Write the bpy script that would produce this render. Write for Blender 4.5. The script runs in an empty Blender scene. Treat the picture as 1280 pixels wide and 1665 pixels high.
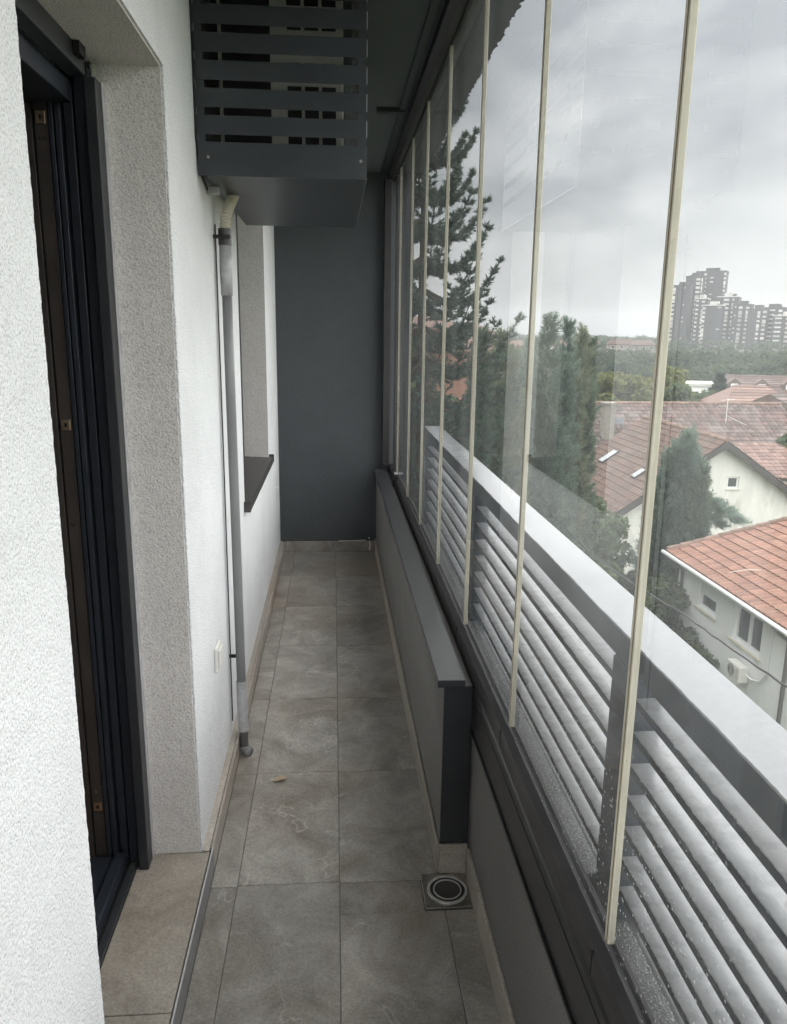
import bpy, math, random
import numpy as np
from mathutils import Vector, Matrix
S = bpy.context.scene
COL = S.collection
R_ = math.radians

# ---------------------------------------------------------------- camera
CAMR = Matrix(((0.99704, 0.00524, -0.07670), (-0.07590, 0.22576, -0.97122), (0.01223, 0.97417, 0.22549)))
CAMH = 1.60
FPX = 1254.0
cam = bpy.data.cameras.new('camera')
cam.sensor_fit = 'HORIZONTAL'
cam.sensor_width = 36.0
cam.lens = 36.0 * FPX / 1280.0
cam.clip_start = 0.02
cam.clip_end = 6000
camo = bpy.data.objects.new('camera', cam)
COL.objects.link(camo)
camo.matrix_world = Matrix.Translation((0, 0, CAMH)) @ CAMR.to_4x4()
S.camera = camo

# ---------------------------------------------------------------- sky, sun, exposure
SUN_EL, SUN_AZ = R_(77), R_(88)          # azimuth from +Y towards +X
world = bpy.data.worlds.new('World')
S.world = world
world.use_nodes = True
wn, wl = world.node_tree.nodes, world.node_tree.links
wn.clear()
w_out = wn.new('ShaderNodeOutputWorld')
w_bg = wn.new('ShaderNodeBackground')
w_bg.inputs['Strength'].default_value = 0.05
w_sky = wn.new('ShaderNodeTexSky')
w_sky.sky_type = 'NISHITA'
w_sky.sun_disc = False
w_sky.sun_elevation = SUN_EL
w_sky.sun_rotation = SUN_AZ
w_tc = wn.new('ShaderNodeTexCoord')
w_map = wn.new('ShaderNodeMapping')
w_map.inputs['Location'].default_value = (0.35, 0.2, 0.15)
w_map.inputs['Scale'].default_value = (1.0, 1.0, 2.1)
w_n = wn.new('ShaderNodeTexNoise')
w_n.inputs['Scale'].default_value = 3.3
w_n.inputs['Detail'].default_value = 6
w_n.inputs['Roughness'].default_value = 0.46
w_n.inputs['Distortion'].default_value = 0.35
w_r = wn.new('ShaderNodeValToRGB')
w_r.color_ramp.elements[0].position = 0.39
w_r.color_ramp.elements[0].color = (0.48, 0.50, 0.53, 1)
w_r.color_ramp.elements[1].position = 0.61
w_r.color_ramp.elements[1].color = (1.0, 1.0, 1.0, 1)
w_sc = wn.new('ShaderNodeVectorMath')
w_sc.operation = 'SCALE'
w_sc.inputs['Scale'].default_value = 8.0
w_mix = wn.new('ShaderNodeMix')
w_mix.data_type = 'RGBA'
w_mix.inputs['Factor'].default_value = 0.95
wl.new(w_tc.outputs['Generated'], w_map.inputs['Vector'])
wl.new(w_map.outputs[0], w_n.inputs['Vector'])
wl.new(w_n.outputs['Fac'], w_r.inputs['Fac'])
wl.new(w_r.outputs['Color'], w_sc.inputs[0])
# overcast luminance: three times as bright overhead as at the horizon
w_sx = wn.new('ShaderNodeSeparateXYZ')
w_cie = wn.new('ShaderNodeMapRange')
w_cie.inputs['To Min'].default_value = 8.8 / 3
w_cie.inputs['To Max'].default_value = 8.8
wl.new(w_tc.outputs['Generated'], w_sx.inputs[0])
wl.new(w_sx.outputs['Z'], w_cie.inputs['Value'])
wl.new(w_cie.outputs[0], w_sc.inputs['Scale'])
wl.new(w_sky.outputs[0], w_mix.inputs['A'])
wl.new(w_sc.outputs[0], w_mix.inputs['B'])
wl.new(w_mix.outputs['Result'], w_bg.inputs['Color'])
wl.new(w_bg.outputs[0], w_out.inputs['Surface'])
sun = bpy.data.lights.new('sun', 'SUN')
sun.energy = 1.5
sun.angle = R_(168)
sun.color = (1.0, 0.985, 0.965)
suno = bpy.data.objects.new('sun', sun)
COL.objects.link(suno)
sd = Vector((math.sin(SUN_AZ) * math.cos(SUN_EL), math.cos(SUN_AZ) * math.cos(SUN_EL), math.sin(SUN_EL)))
suno.rotation_euler = sd.to_track_quat('Z', 'Y').to_euler()
suno.location = (20, 0, 30)
S.view_settings.view_transform = 'Standard'
S.view_settings.look = 'None'
S.view_settings.exposure = 2.44
S.view_settings.gamma = 1.0
S.view_settings.use_curve_mapping = False
S.render.engine = 'CYCLES'
cy = S.cycles
cy.use_denoising = True
cy.max_bounces = 8
cy.diffuse_bounces = 5
cy.glossy_bounces = 4
cy.transmission_bounces = 4
cy.transparent_max_bounces = 24
cy.volume_bounces = 0
cy.sample_clamp_indirect = 6
cy.caustics_reflective = False
cy.caustics_refractive = False

# ---------------------------------------------------------------- materials
def nodes(name):
    m = bpy.data.materials.new(name)
    m.use_nodes = True
    nt = m.node_tree
    b = nt.nodes['Principled BSDF']
    return m, nt, b

def lin(c):
    return tuple(c) + (1.0,) if len(c) == 3 else c

def mat(name, col, rough=0.6, metal=0.0, var=0.0, vscale=6.0, bump=0.0, bscale=80.0, bdist=0.002, rnd=0.0, island=0.0,
        col2=None, c2scale=2.0, c2lo=0.45, c2hi=0.6, spec=0.5, stretch=None, detail=4):
    """Principled material in world coordinates: colour noise, second colour in patches, bump, per object / per island variation."""
    m, nt, b = nodes(name)
    N, L = nt.nodes, nt.links
    b.inputs['Roughness'].default_value = rough
    b.inputs['Metallic'].default_value = metal
    b.inputs['Specular IOR Level'].default_value = spec
    geo = N.new('ShaderNodeNewGeometry')
    vec = geo.outputs['Position']
    if stretch:
        mp = N.new('ShaderNodeMapping')
        mp.inputs['Scale'].default_value = stretch
        L.new(vec, mp.inputs['Vector'])
        vec = mp.outputs[0]
    rgb = N.new('ShaderNodeRGB')
    rgb.outputs[0].default_value = lin(col)
    cur = rgb.outputs[0]
    if col2:
        n = N.new('ShaderNodeTexNoise')
        n.inputs['Scale'].default_value = c2scale
        n.inputs['Detail'].default_value = 6
        n.inputs['Roughness'].default_value = 0.6
        L.new(vec, n.inputs['Vector'])
        mr = N.new('ShaderNodeMapRange')
        mr.inputs['From Min'].default_value = c2lo
        mr.inputs['From Max'].default_value = c2hi
        L.new(n.outputs['Fac'], mr.inputs['Value'])
        mx = N.new('ShaderNodeMix')
        mx.data_type = 'RGBA'
        L.new(mr.outputs[0], mx.inputs['Factor'])
        L.new(cur, mx.inputs['A'])
        mx.inputs['B'].default_value = lin(col2)
        cur = mx.outputs['Result']
    def scale_by(sock, amt, lo=0.0, hi=1.0):
        nonlocal cur
        mr = N.new('ShaderNodeMapRange')
        mr.inputs['From Min'].default_value = lo
        mr.inputs['From Max'].default_value = hi
        mr.inputs['To Min'].default_value = 1 - amt
        mr.inputs['To Max'].default_value = 1 + amt
        L.new(sock, mr.inputs['Value'])
        sc = N.new('ShaderNodeVectorMath')
        sc.operation = 'SCALE'
        L.new(cur, sc.inputs[0])
        L.new(mr.outputs[0], sc.inputs['Scale'])
        cur = sc.outputs[0]
    if var:
        n = N.new('ShaderNodeTexNoise')
        n.inputs['Scale'].default_value = vscale
        n.inputs['Detail'].default_value = detail
        n.inputs['Roughness'].default_value = 0.65
        L.new(vec, n.inputs['Vector'])
        scale_by(n.outputs['Fac'], var, 0.3, 0.7)
    if rnd:
        oi = N.new('ShaderNodeObjectInfo')
        scale_by(oi.outputs['Random'], rnd)
    if island:
        scale_by(geo.outputs['Random Per Island'], island)
    L.new(cur, b.inputs['Base Color'])
    if bump:
        n = N.new('ShaderNodeTexNoise')
        n.inputs['Scale'].default_value = bscale
        n.inputs['Detail'].default_value = 3
        n.inputs['Roughness'].default_value = 0.6
        L.new(vec, n.inputs['Vector'])
        bp = N.new('ShaderNodeBump')
        bp.inputs['Strength'].default_value = bump
        bp.inputs['Distance'].default_value = bdist
        L.new(n.outputs['Fac'], bp.inputs['Height'])
        L.new(bp.outputs[0], b.inputs['Normal'])
    return m

def stone_tile_mat(name, base, base2, vein=0.5, rough=0.36):
    m, nt, b = nodes(name)
    N, L = nt.nodes, nt.links
    geo = N.new('ShaderNodeNewGeometry')
    oi = N.new('ShaderNodeObjectInfo')
    ad = N.new('ShaderNodeVectorMath')
    ad.operation = 'MULTIPLY_ADD'
    cb = N.new('ShaderNodeCombineXYZ')
    L.new(oi.outputs['Random'], cb.inputs[0]); L.new(oi.outputs['Random'], cb.inputs[1]); L.new(oi.outputs['Random'], cb.inputs[2])
    L.new(cb.outputs[0], ad.inputs[0])
    ad.inputs[1].default_value = (37, 53, 71)
    L.new(geo.outputs['Position'], ad.inputs[2])
    P = ad.outputs[0]
    n1 = N.new('ShaderNodeTexNoise'); n1.inputs['Scale'].default_value = 5.5; n1.inputs['Detail'].default_value = 8; n1.inputs['Roughness'].default_value = 0.68; n1.inputs['Distortion'].default_value = 0.8
    L.new(P, n1.inputs['Vector'])
    r1 = N.new('ShaderNodeMapRange'); r1.inputs['From Min'].default_value = 0.34; r1.inputs['From Max'].default_value = 0.66
    L.new(n1.outputs['Fac'], r1.inputs['Value'])
    mx = N.new('ShaderNodeMix'); mx.data_type = 'RGBA'
    mx.inputs['A'].default_value = lin(base); mx.inputs['B'].default_value = lin(base2)
    L.new(r1.outputs[0], mx.inputs['Factor'])
    # thin pale veins along a warped level line
    n2 = N.new('ShaderNodeTexNoise'); n2.inputs['Scale'].default_value = 2.3; n2.inputs['Detail'].default_value = 3; n2.inputs['Distortion'].default_value = 1.4
    L.new(P, n2.inputs['Vector'])
    s = N.new('ShaderNodeMath'); s.operation = 'SUBTRACT'; s.inputs[1].default_value = 0.52
    L.new(n2.outputs['Fac'], s.inputs[0])
    a = N.new('ShaderNodeMath'); a.operation = 'ABSOLUTE'; L.new(s.outputs[0], a.inputs[0])
    r2 = N.new('ShaderNodeMapRange'); r2.inputs['From Min'].default_value = 0.0; r2.inputs['From Max'].default_value = 0.008; r2.inputs['To Min'].default_value = vein; r2.inputs['To Max'].default_value = 0
    L.new(a.outputs[0], r2.inputs['Value'])
    n3 = N.new('ShaderNodeTexNoise'); n3.inputs['Scale'].default_value = 4; L.new(P, n3.inputs['Vector'])
    r3 = N.new('ShaderNodeMapRange'); r3.inputs['From Min'].default_value = 0.42; r3.inputs['From Max'].default_value = 0.58
    L.new(n3.outputs['Fac'], r3.inputs['Value'])
    mu = N.new('ShaderNodeMath'); mu.operation = 'MULTIPLY'; L.new(r2.outputs[0], mu.inputs[0]); L.new(r3.outputs[0], mu.inputs[1])
    mv = N.new('ShaderNodeMix'); mv.data_type = 'RGBA'
    L.new(mu.outputs[0], mv.inputs['Factor']); L.new(mx.outputs['Result'], mv.inputs['A']); mv.inputs['B'].default_value = (0.56, 0.53, 0.49, 1)
    # brownish damp-looking patches that run across the tiles
    n7 = N.new('ShaderNodeTexNoise'); n7.inputs['Scale'].default_value = 1.5; n7.inputs['Detail'].default_value = 5; n7.inputs['Roughness'].default_value = 0.6
    L.new(geo.outputs['Position'], n7.inputs['Vector'])
    r7 = N.new('ShaderNodeMapRange'); r7.inputs['From Min'].default_value = 0.46; r7.inputs['From Max'].default_value = 0.68; r7.inputs['To Max'].default_value = 0.42
    L.new(n7.outputs['Fac'], r7.inputs['Value'])
    m7 = N.new('ShaderNodeMix'); m7.data_type = 'RGBA'
    L.new(r7.outputs[0], m7.inputs['Factor']); L.new(mv.outputs['Result'], m7.inputs['A']); m7.inputs['B'].default_value = (base[0] * 1.15, base[1] * 0.95, base[2] * 0.78, 1)
    mv = m7
    # fine grain and tile-to-tile tone
    n4 = N.new('ShaderNodeTexNoise'); n4.inputs['Scale'].default_value = 140; n4.inputs['Detail'].default_value = 3
    L.new(P, n4.inputs['Vector'])
    r4 = N.new('ShaderNodeMapRange'); r4.inputs['From Min'].default_value = 0.3; r4.inputs['From Max'].default_value = 0.7; r4.inputs['To Min'].default_value = 0.82; r4.inputs['To Max'].default_value = 1.18
    L.new(n4.outputs['Fac'], r4.inputs['Value'])
    r5 = N.new('ShaderNodeMapRange'); r5.inputs['To Min'].default_value = 0.84; r5.inputs['To Max'].default_value = 1.14
    L.new(oi.outputs['Random'], r5.inputs['Value'])
    m2 = N.new('ShaderNodeMath'); m2.operation = 'MULTIPLY'; L.new(r4.outputs[0], m2.inputs[0]); L.new(r5.outputs[0], m2.inputs[1])
    sc = N.new('ShaderNodeVectorMath'); sc.operation = 'SCALE'; L.new(mv.outputs['Result'], sc.inputs[0]); L.new(m2.outputs[0], sc.inputs['Scale'])
    L.new(sc.outputs[0], b.inputs['Base Color'])
    r6 = N.new('ShaderNodeMapRange'); r6.inputs['From Min'].default_value = 0.3; r6.inputs['From Max'].default_value = 0.7; r6.inputs['To Min'].default_value = rough - 0.08; r6.inputs['To Max'].default_value = rough + 0.15
    L.new(n1.outputs['Fac'], r6.inputs['Value']); L.new(r6.outputs[0], b.inputs['Roughness'])
    bp = N.new('ShaderNodeBump'); bp.inputs['Strength'].default_value = 0.25; bp.inputs['Distance'].default_value = 0.001
    L.new(n4.outputs['Fac'], bp.inputs['Height']); L.new(bp.outputs[0], b.inputs['Normal'])
    return m

def glass_mat(name, tint, ior=1.62, film=0.03, drops=0.0, rough=0.0):
    """clear pane: fresnel mirror over straight transmission, a thin dust film and dried or fresh drops."""
    m = bpy.data.materials.new(name)
    m.use_nodes = True
    N, L = m.node_tree.nodes, m.node_tree.links
    N.clear()
    out = N.new('ShaderNodeOutputMaterial')
    geo = N.new('ShaderNodeNewGeometry')
    fr = N.new('ShaderNodeFresnel'); fr.inputs['IOR'].default_value = ior
    inv = N.new('ShaderNodeMath'); inv.operation = 'SUBTRACT'; inv.inputs[0].default_value = 1; L.new(geo.outputs['Backfacing'], inv.inputs[1])
    mu = N.new('ShaderNodeMath'); mu.operation = 'MULTIPLY'; L.new(fr.outputs[0], mu.inputs[0]); L.new(inv.outputs[0], mu.inputs[1])
    tr = N.new('ShaderNodeBsdfTransparent'); tr.inputs[0].default_value = lin(tint)
    gl = N.new('ShaderNodeBsdfGlossy'); gl.inputs['Roughness'].default_value = rough
    mx = N.new('ShaderNodeMixShader'); L.new(mu.outputs[0], mx.inputs[0]); L.new(tr.outputs[0], mx.inputs[1]); L.new(gl.outputs[0], mx.inputs[2])
    df = N.new('ShaderNodeBsdfDiffuse'); df.inputs[0].default_value = (0.7, 0.72, 0.72, 1)
    tl = N.new('ShaderNodeBsdfTranslucent'); tl.inputs[0].default_value = (0.7, 0.72, 0.72, 1)
    dm = N.new('ShaderNodeMixShader'); dm.inputs[0].default_value = 0.5; L.new(df.outputs[0], dm.inputs[1]); L.new(tl.outputs[0], dm.inputs[2])
    n = N.new('ShaderNodeTexNoise'); n.inputs['Scale'].default_value = 1.7; n.inputs['Detail'].default_value = 5
    mp = N.new('ShaderNodeMapping'); mp.inputs['Scale'].default_value = (3, 3, 0.8)
    L.new(geo.outputs['Position'], mp.inputs['Vector']); L.new(mp.outputs[0], n.inputs['Vector'])
    r = N.new('ShaderNodeMapRange'); r.inputs['From Min'].default_value = 0.35; r.inputs['From Max'].default_value = 0.75; r.inputs['To Min'].default_value = film * 0.4; r.inputs['To Max'].default_value = film * 1.9
    L.new(n.outputs['Fac'], r.inputs['Value'])
    fac = r.outputs[0]
    if drops:
        v = N.new('ShaderNodeTexVoronoi'); v.inputs['Scale'].default_value = 75
        L.new(geo.outputs['Position'], v.inputs['Vector'])
        w = N.new('ShaderNodeMapRange'); w.inputs['From Min'].default_value = 0.10; w.inputs['From Max'].default_value = 0.2; w.inputs['To Min'].default_value = drops; w.inputs['To Max'].default_value = 0
        L.new(v.outputs['Distance'], w.inputs['Value'])
        sep = N.new('ShaderNodeSeparateColor'); L.new(v.outputs['Color'], sep.inputs[0])
        g = N.new('ShaderNodeMath'); g.operation = 'GREATER_THAN'; g.inputs[1].default_value = 0.5; L.new(sep.outputs[0], g.inputs[0])
        sz = N.new('ShaderNodeSeparateXYZ'); L.new(geo.outputs['Position'], sz.inputs[0])
        hz = N.new('ShaderNodeMapRange'); hz.inputs['From Min'].default_value = 0.7; hz.inputs['From Max'].default_value = 1.15; hz.inputs['To Min'].default_value = 1; hz.inputs['To Max'].default_value = 0.0
        L.new(sz.outputs['Z'], hz.inputs['Value'])
        k = N.new('ShaderNodeMath'); k.operation = 'MULTIPLY'; L.new(w.outputs[0], k.inputs[0]); L.new(g.outputs[0], k.inputs[1])
        k2 = N.new('ShaderNodeMath'); k2.operation = 'MULTIPLY'; L.new(k.outputs[0], k2.inputs[0]); L.new(hz.outputs[0], k2.inputs[1])
        ad = N.new('ShaderNodeMath'); ad.operation = 'ADD'; L.new(fac, ad.inputs[0]); L.new(k2.outputs[0], ad.inputs[1])
        fac = ad.outputs[0]
    fm = N.new('ShaderNodeMixShader'); L.new(fac, fm.inputs[0]); L.new(mx.outputs[0], fm.inputs[1]); L.new(dm.outputs[0], fm.inputs[2])
    L.new(fm.outputs[0], out.inputs['Surface'])
    return m

def stucco_mat(name, col, grain=260, strength=0.9, dist=0.003, var=0.07):
    m, nt, b = nodes(name)
    N, L = nt.nodes, nt.links
    b.inputs['Roughness'].default_value = 0.92
    b.inputs['Specular IOR Level'].default_value = 0.15
    geo = N.new('ShaderNodeNewGeometry')
    P = geo.outputs['Position']
    n1 = N.new('ShaderNodeTexNoise'); n1.inputs['Scale'].default_value = grain; n1.inputs['Detail'].default_value = 2.5; n1.inputs['Roughness'].default_value = 0.55
    L.new(P, n1.inputs['Vector'])
    n2 = N.new('ShaderNodeTexVoronoi'); n2.inputs['Scale'].default_value = grain * 0.55
    L.new(P, n2.inputs['Vector'])
    ad = N.new('ShaderNodeMath'); ad.operation = 'MULTIPLY_ADD'; ad.inputs[1].default_value = -0.6
    L.new(n2.outputs['Distance'], ad.inputs[0]); L.new(n1.outputs['Fac'], ad.inputs[2])
    nb = N.new('ShaderNodeTexNoise'); nb.inputs['Scale'].default_value = 16; nb.inputs['Detail'].default_value = 4
    L.new(P, nb.inputs['Vector'])
    ab = N.new('ShaderNodeMath'); ab.operation = 'MULTIPLY_ADD'; ab.inputs[1].default_value = 2.2
    L.new(nb.outputs['Fac'], ab.inputs[0]); L.new(ad.outputs[0], ab.inputs[2])
    bp = N.new('ShaderNodeBump'); bp.inputs['Strength'].default_value = strength; bp.inputs['Distance'].default_value = dist
    L.new(ab.outputs[0], bp.inputs['Height']); L.new(bp.outputs[0], b.inputs['Normal'])
    n3 = N.new('ShaderNodeTexNoise'); n3.inputs['Scale'].default_value = 2.2; n3.inputs['Detail'].default_value = 6; n3.inputs['Roughness'].default_value = 0.65
    L.new(P, n3.inputs['Vector'])
    r = N.new('ShaderNodeMapRange'); r.inputs['From Min'].default_value = 0.3; r.inputs['From Max'].default_value = 0.7; r.inputs['To Min'].default_value = 1 - var; r.inputs['To Max'].default_value = 1 + var
    L.new(n3.outputs['Fac'], r.inputs['Value'])
    # pits between the grains are a little darker
    r2 = N.new('ShaderNodeMapRange'); r2.inputs['From Min'].default_value = 0.36; r2.inputs['From Max'].default_value = 0.5; r2.inputs['To Min'].default_value = 0.72; r2.inputs['To Max'].default_value = 1.0
    L.new(n1.outputs['Fac'], r2.inputs['Value'])
    mm = N.new('ShaderNodeMath'); mm.operation = 'MULTIPLY'; L.new(r.outputs[0], mm.inputs[0]); L.new(r2.outputs[0], mm.inputs[1])
    sc = N.new('ShaderNodeVectorMath'); sc.operation = 'SCALE'; sc.inputs[0].default_value = col
    L.new(mm.outputs[0], sc.inputs['Scale']); L.new(sc.outputs[0], b.inputs['Base Color'])
    return m

def leaf_mat(name, col, col2, island=0.3, scale=1.2, trans=0.5):
    m = mat(name, col, rough=0.65, col2=col2, c2scale=scale, c2lo=0.4, c2hi=0.62, island=island, spec=0.25)
    nt = m.node_tree
    b = nt.nodes['Principled BSDF']
    out = nt.nodes['Material Output']
    tl = nt.nodes.new('ShaderNodeBsdfTranslucent')
    src = b.inputs['Base Color'].links[0].from_socket
    nt.links.new(src, tl.inputs['Color'])
    mx = nt.nodes.new('ShaderNodeMixShader')
    mx.inputs[0].default_value = trans
    nt.links.new(b.outputs[0], mx.inputs[1]); nt.links.new(tl.outputs[0], mx.inputs[2])
    nt.links.new(mx.outputs[0], out.inputs['Surface'])
    return m

M = {}
M['stucco'] = stucco_mat('white_stucco', (0.79, 0.80, 0.81))
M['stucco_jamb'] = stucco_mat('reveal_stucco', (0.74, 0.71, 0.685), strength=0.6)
M['stucco_dark'] = stucco_mat('anthracite_stucco', (0.088, 0.096, 0.103), grain=170, strength=0.5, dist=0.002, var=0.08)
M['stucco_soffit'] = stucco_mat('soffit_stucco', (0.12, 0.133, 0.148), grain=170, strength=0.6, var=0.06)
M['parapet'] = stucco_mat('parapet_stucco', (0.20, 0.192, 0.184), grain=210, strength=0.35, dist=0.0015, var=0.1)
M['tile'] = stone_tile_mat('floor_tile_stone', (0.195, 0.178, 0.158), (0.375, 0.353, 0.322))
M['tile_step'] = stone_tile_mat('step_tile_stone', (0.28, 0.25, 0.215), (0.44, 0.40, 0.35), vein=0.3)
M['tile_skirt'] = stone_tile_mat('skirting_stone', (0.32, 0.288, 0.25), (0.43, 0.392, 0.345), vein=0.15)
M['grout'] = mat('grout', (0.145, 0.135, 0.122), rough=0.9, var=0.3, vscale=20)
M['anthracite'] = mat('anthracite_powder_coat', (0.026, 0.028, 0.032), rough=0.42, var=0.12, vscale=9, bump=0.06, bscale=600, bdist=0.0004)
M['anthracite_ac'] = mat('anthracite_sheet', (0.044, 0.049, 0.055), rough=0.36, metal=0.25, var=0.14, vscale=7, bump=0.03, bscale=12, bdist=0.002)
M['navy'] = mat('navy_door_profile', (0.026, 0.031, 0.042), rough=0.38, var=0.1, vscale=12)
M['brown_frame'] = mat('brown_frame_face', (0.050, 0.041, 0.037), rough=0.5, var=0.15, vscale=10)
M['sill_metal'] = mat('sill_sheet', (0.055, 0.052, 0.05), rough=0.35, metal=0.2, var=0.15, vscale=8)
M['rail_frame'] = mat('glazing_rail_coat', (0.030, 0.029, 0.030), rough=0.36, var=0.22, vscale=11, bump=0.05, bscale=300, bdist=0.0004)
M['ledge_cap'] = mat('ledge_cap_coat', (0.036, 0.039, 0.043), rough=0.30, var=0.2, vscale=9)
M['alu'] = mat('brushed_alu', (0.72, 0.72, 0.71), rough=0.35, metal=0.5, var=0.12, vscale=30)
M['steel'] = mat('stainless', (0.45, 0.43, 0.40), rough=0.3, metal=1.0, var=0.25, vscale=40)
M['steel_ring'] = mat('polished_ring', (0.80, 0.79, 0.77), rough=0.25, metal=0.6)
M['brass'] = mat('brass', (0.55, 0.42, 0.28), rough=0.35, metal=0.9, var=0.2, vscale=60)
M['pvc_grey'] = mat('grey_pvc', (0.20, 0.20, 0.205), rough=0.38, var=0.14, vscale=14, stretch=(1, 1, 0.25))
M['tape'] = mat('grey_tape', (0.42, 0.42, 0.43), rough=0.35, var=0.22, vscale=22)
M['hose'] = mat('cream_hose', (0.66, 0.62, 0.52), rough=0.5, var=0.1, vscale=30)
M['white_plastic'] = mat('white_plastic', (0.74, 0.73, 0.69), rough=0.4, var=0.05)
M['ac_body'] = mat('ac_casing', (0.52, 0.505, 0.48), rough=0.5, var=0.1, vscale=8)
M['riser'] = mat('riser_grey', (0.20, 0.20, 0.203), rough=0.5, var=0.12, vscale=10)
M['edge'] = mat('edge_strip_grey', (0.46, 0.46, 0.455), rough=0.55, var=0.1, vscale=20)
M['black'] = mat('black_void', (0.012, 0.012, 0.013), rough=0.6)
M['seal'] = mat('beige_edge_seal', (0.70, 0.65, 0.53), rough=0.3, var=0.16, vscale=14, stretch=(1, 1, 0.3))
M['seal_dark'] = mat('smoked_seal_core', (0.20, 0.155, 0.095), rough=0.3, var=0.2, vscale=20)
M['glass'] = glass_mat('balcony_glass', (0.95, 0.958, 0.952), film=0.034, drops=0.75)
M['house_glass'] = mat('window_glass', (0.045, 0.055, 0.06), rough=0.08, spec=0.8)
M['sky_lit_top'] = mat('wet_sky_lit_metal', (0.43, 0.44, 0.455), rough=0.26, metal=0.1, var=0.12, vscale=16, bump=0.35, bscale=150, bdist=0.0008, col2=(0.34, 0.35, 0.365), c2scale=30, c2lo=0.5, c2hi=0.62)
M['rail_top'] = mat('wet_handrail_sheet', (0.25, 0.26, 0.275), rough=0.15, var=0.07, vscale=60, bump=0.15, bscale=110, bdist=0.0006, col2=(0.18, 0.19, 0.21), c2scale=1.8, c2lo=0.48, c2hi=0.68)
M['rail_dark'] = mat('wet_dark_post', (0.030, 0.043, 0.064), rough=0.22, var=0.2, vscale=14, bump=0.12, bscale=70, bdist=0.001)
M['sill_wet'] = mat('wet_sill_coat', (0.115, 0.122, 0.128), rough=0.12, bump=1.0, bscale=170, bdist=0.004, col2=(0.50, 0.52, 0.54), c2scale=190, c2lo=0.53, c2hi=0.66)
M['sill_wet2'] = mat('wet_sill_smooth', (0.070, 0.076, 0.082), rough=0.16, var=0.25, vscale=22, bump=0.1, bscale=30)
M['concrete'] = mat('facade_render', (0.34, 0.34, 0.34), rough=0.9, var=0.15, vscale=3, bump=0.3, bscale=120)
M['wood_floor'] = mat('parquet', (0.20, 0.095, 0.045), rough=0.4, var=0.3, vscale=12, stretch=(8, 1, 1))
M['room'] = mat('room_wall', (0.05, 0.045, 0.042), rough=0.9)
M['dry_leaf'] = mat('dry_leaf', (0.43, 0.345, 0.24), rough=0.7, var=0.2, vscale=60)
M['render_white'] = mat('white_render', (0.80, 0.80, 0.80), rough=0.9, var=0.06, vscale=1.4, bump=0.15, bscale=40, col2=(0.64, 0.63, 0.60), c2scale=0.7, c2lo=0.55, c2hi=0.8, stretch=(1, 1, 0.3))
M['render_stained'] = mat('stained_white_render', (0.66, 0.65, 0.61), rough=0.9, var=0.1, vscale=2.0, bump=0.15, bscale=30, col2=(0.36, 0.34, 0.29), c2scale=0.9, c2lo=0.52, c2hi=0.74, stretch=(1.3, 1, 0.33))
M['render_yellow'] = mat('yellow_render', (0.60, 0.50, 0.26), rough=0.9, var=0.06, vscale=1)
M['brick_red'] = mat('red_brick_render', (0.30, 0.16, 0.12), rough=0.9, var=0.18, vscale=3, bump=0.2, bscale=25)
M['window_white'] = mat('window_white', (0.76, 0.77, 0.77), rough=0.4)
M['sill_cream'] = mat('cream_sill', (0.66, 0.62, 0.50), rough=0.7, var=0.1)
M['tile_orange'] = mat('orange_roof_tile', (0.215, 0.106, 0.074), rough=0.75, var=0.22, vscale=7, rnd=0.22, island=0.10, col2=(0.28, 0.165, 0.115), c2scale=1.2, c2lo=0.52, c2hi=0.75)
M['tile_brown'] = mat('brown_roof_tile', (0.100, 0.058, 0.045), rough=0.75, var=0.2, vscale=4, island=0.28, col2=(0.105, 0.076, 0.06), c2scale=0.7, c2lo=0.48, c2hi=0.7)
M['tile_rose'] = mat('weathered_roof_tile', (0.120, 0.080, 0.072), rough=0.8, var=0.2, vscale=4, island=0.35, col2=(0.155, 0.135, 0.125), c2scale=0.8, c2lo=0.45, c2hi=0.7)
M['roof_red'] = mat('red_roof_tile', (0.20, 0.13, 0.11), rough=0.8, var=0.2, vscale=2, island=0.25)
M['ridge'] = mat('ridge_tile', (0.21, 0.14, 0.11), rough=0.85, var=0.3, vscale=6, island=0.2)
M['wood_dark'] = mat('dark_fascia', (0.055, 0.05, 0.047), rough=0.7, var=0.2, vscale=5)
M['chimney'] = mat('chimney_render', (0.25, 0.235, 0.21), rough=0.95, var=0.2, vscale=3, bump=0.3, bscale=40)
M['tower_wall'] = mat('tower_cladding', (0.032, 0.031, 0.036), rough=0.8, var=0.12, vscale=0.1)
M['tower_pale'] = mat('tower_pale_panel', (0.50, 0.49, 0.47), rough=0.8, island=0.3)
M['tower_rust'] = mat('tower_beige_block', (0.34, 0.29, 0.25), rough=0.8, var=0.1, vscale=0.2)
M['bark'] = mat('bark', (0.075, 0.055, 0.04), rough=0.95, var=0.3, vscale=6, bump=0.6, bscale=30, bdist=0.01)
M['spruce'] = leaf_mat('spruce_needles', (0.070, 0.105, 0.080), (0.095, 0.135, 0.105))
M['thuja_blue'] = leaf_mat('bluish_thuja', (0.14, 0.20, 0.165), (0.19, 0.245, 0.195))
M['thuja_dark'] = leaf_mat('dark_thuja', (0.098, 0.14, 0.102), (0.145, 0.185, 0.13))
M['thuja_pale'] = leaf_mat('pale_thuja', (0.17, 0.20, 0.135), (0.225, 0.25, 0.17))
M['leaf_yellow'] = leaf_mat('yellowing_leaves', (0.20, 0.205, 0.075), (0.12, 0.155, 0.065))
M['leaf_green'] = leaf_mat('green_leaves', (0.098, 0.14, 0.078), (0.14, 0.175, 0.092))
M['wood_far'] = leaf_mat('wood_leaves', (0.040, 0.065, 0.042), (0.085, 0.115, 0.062), island=0.14, scale=0.06)
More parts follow.
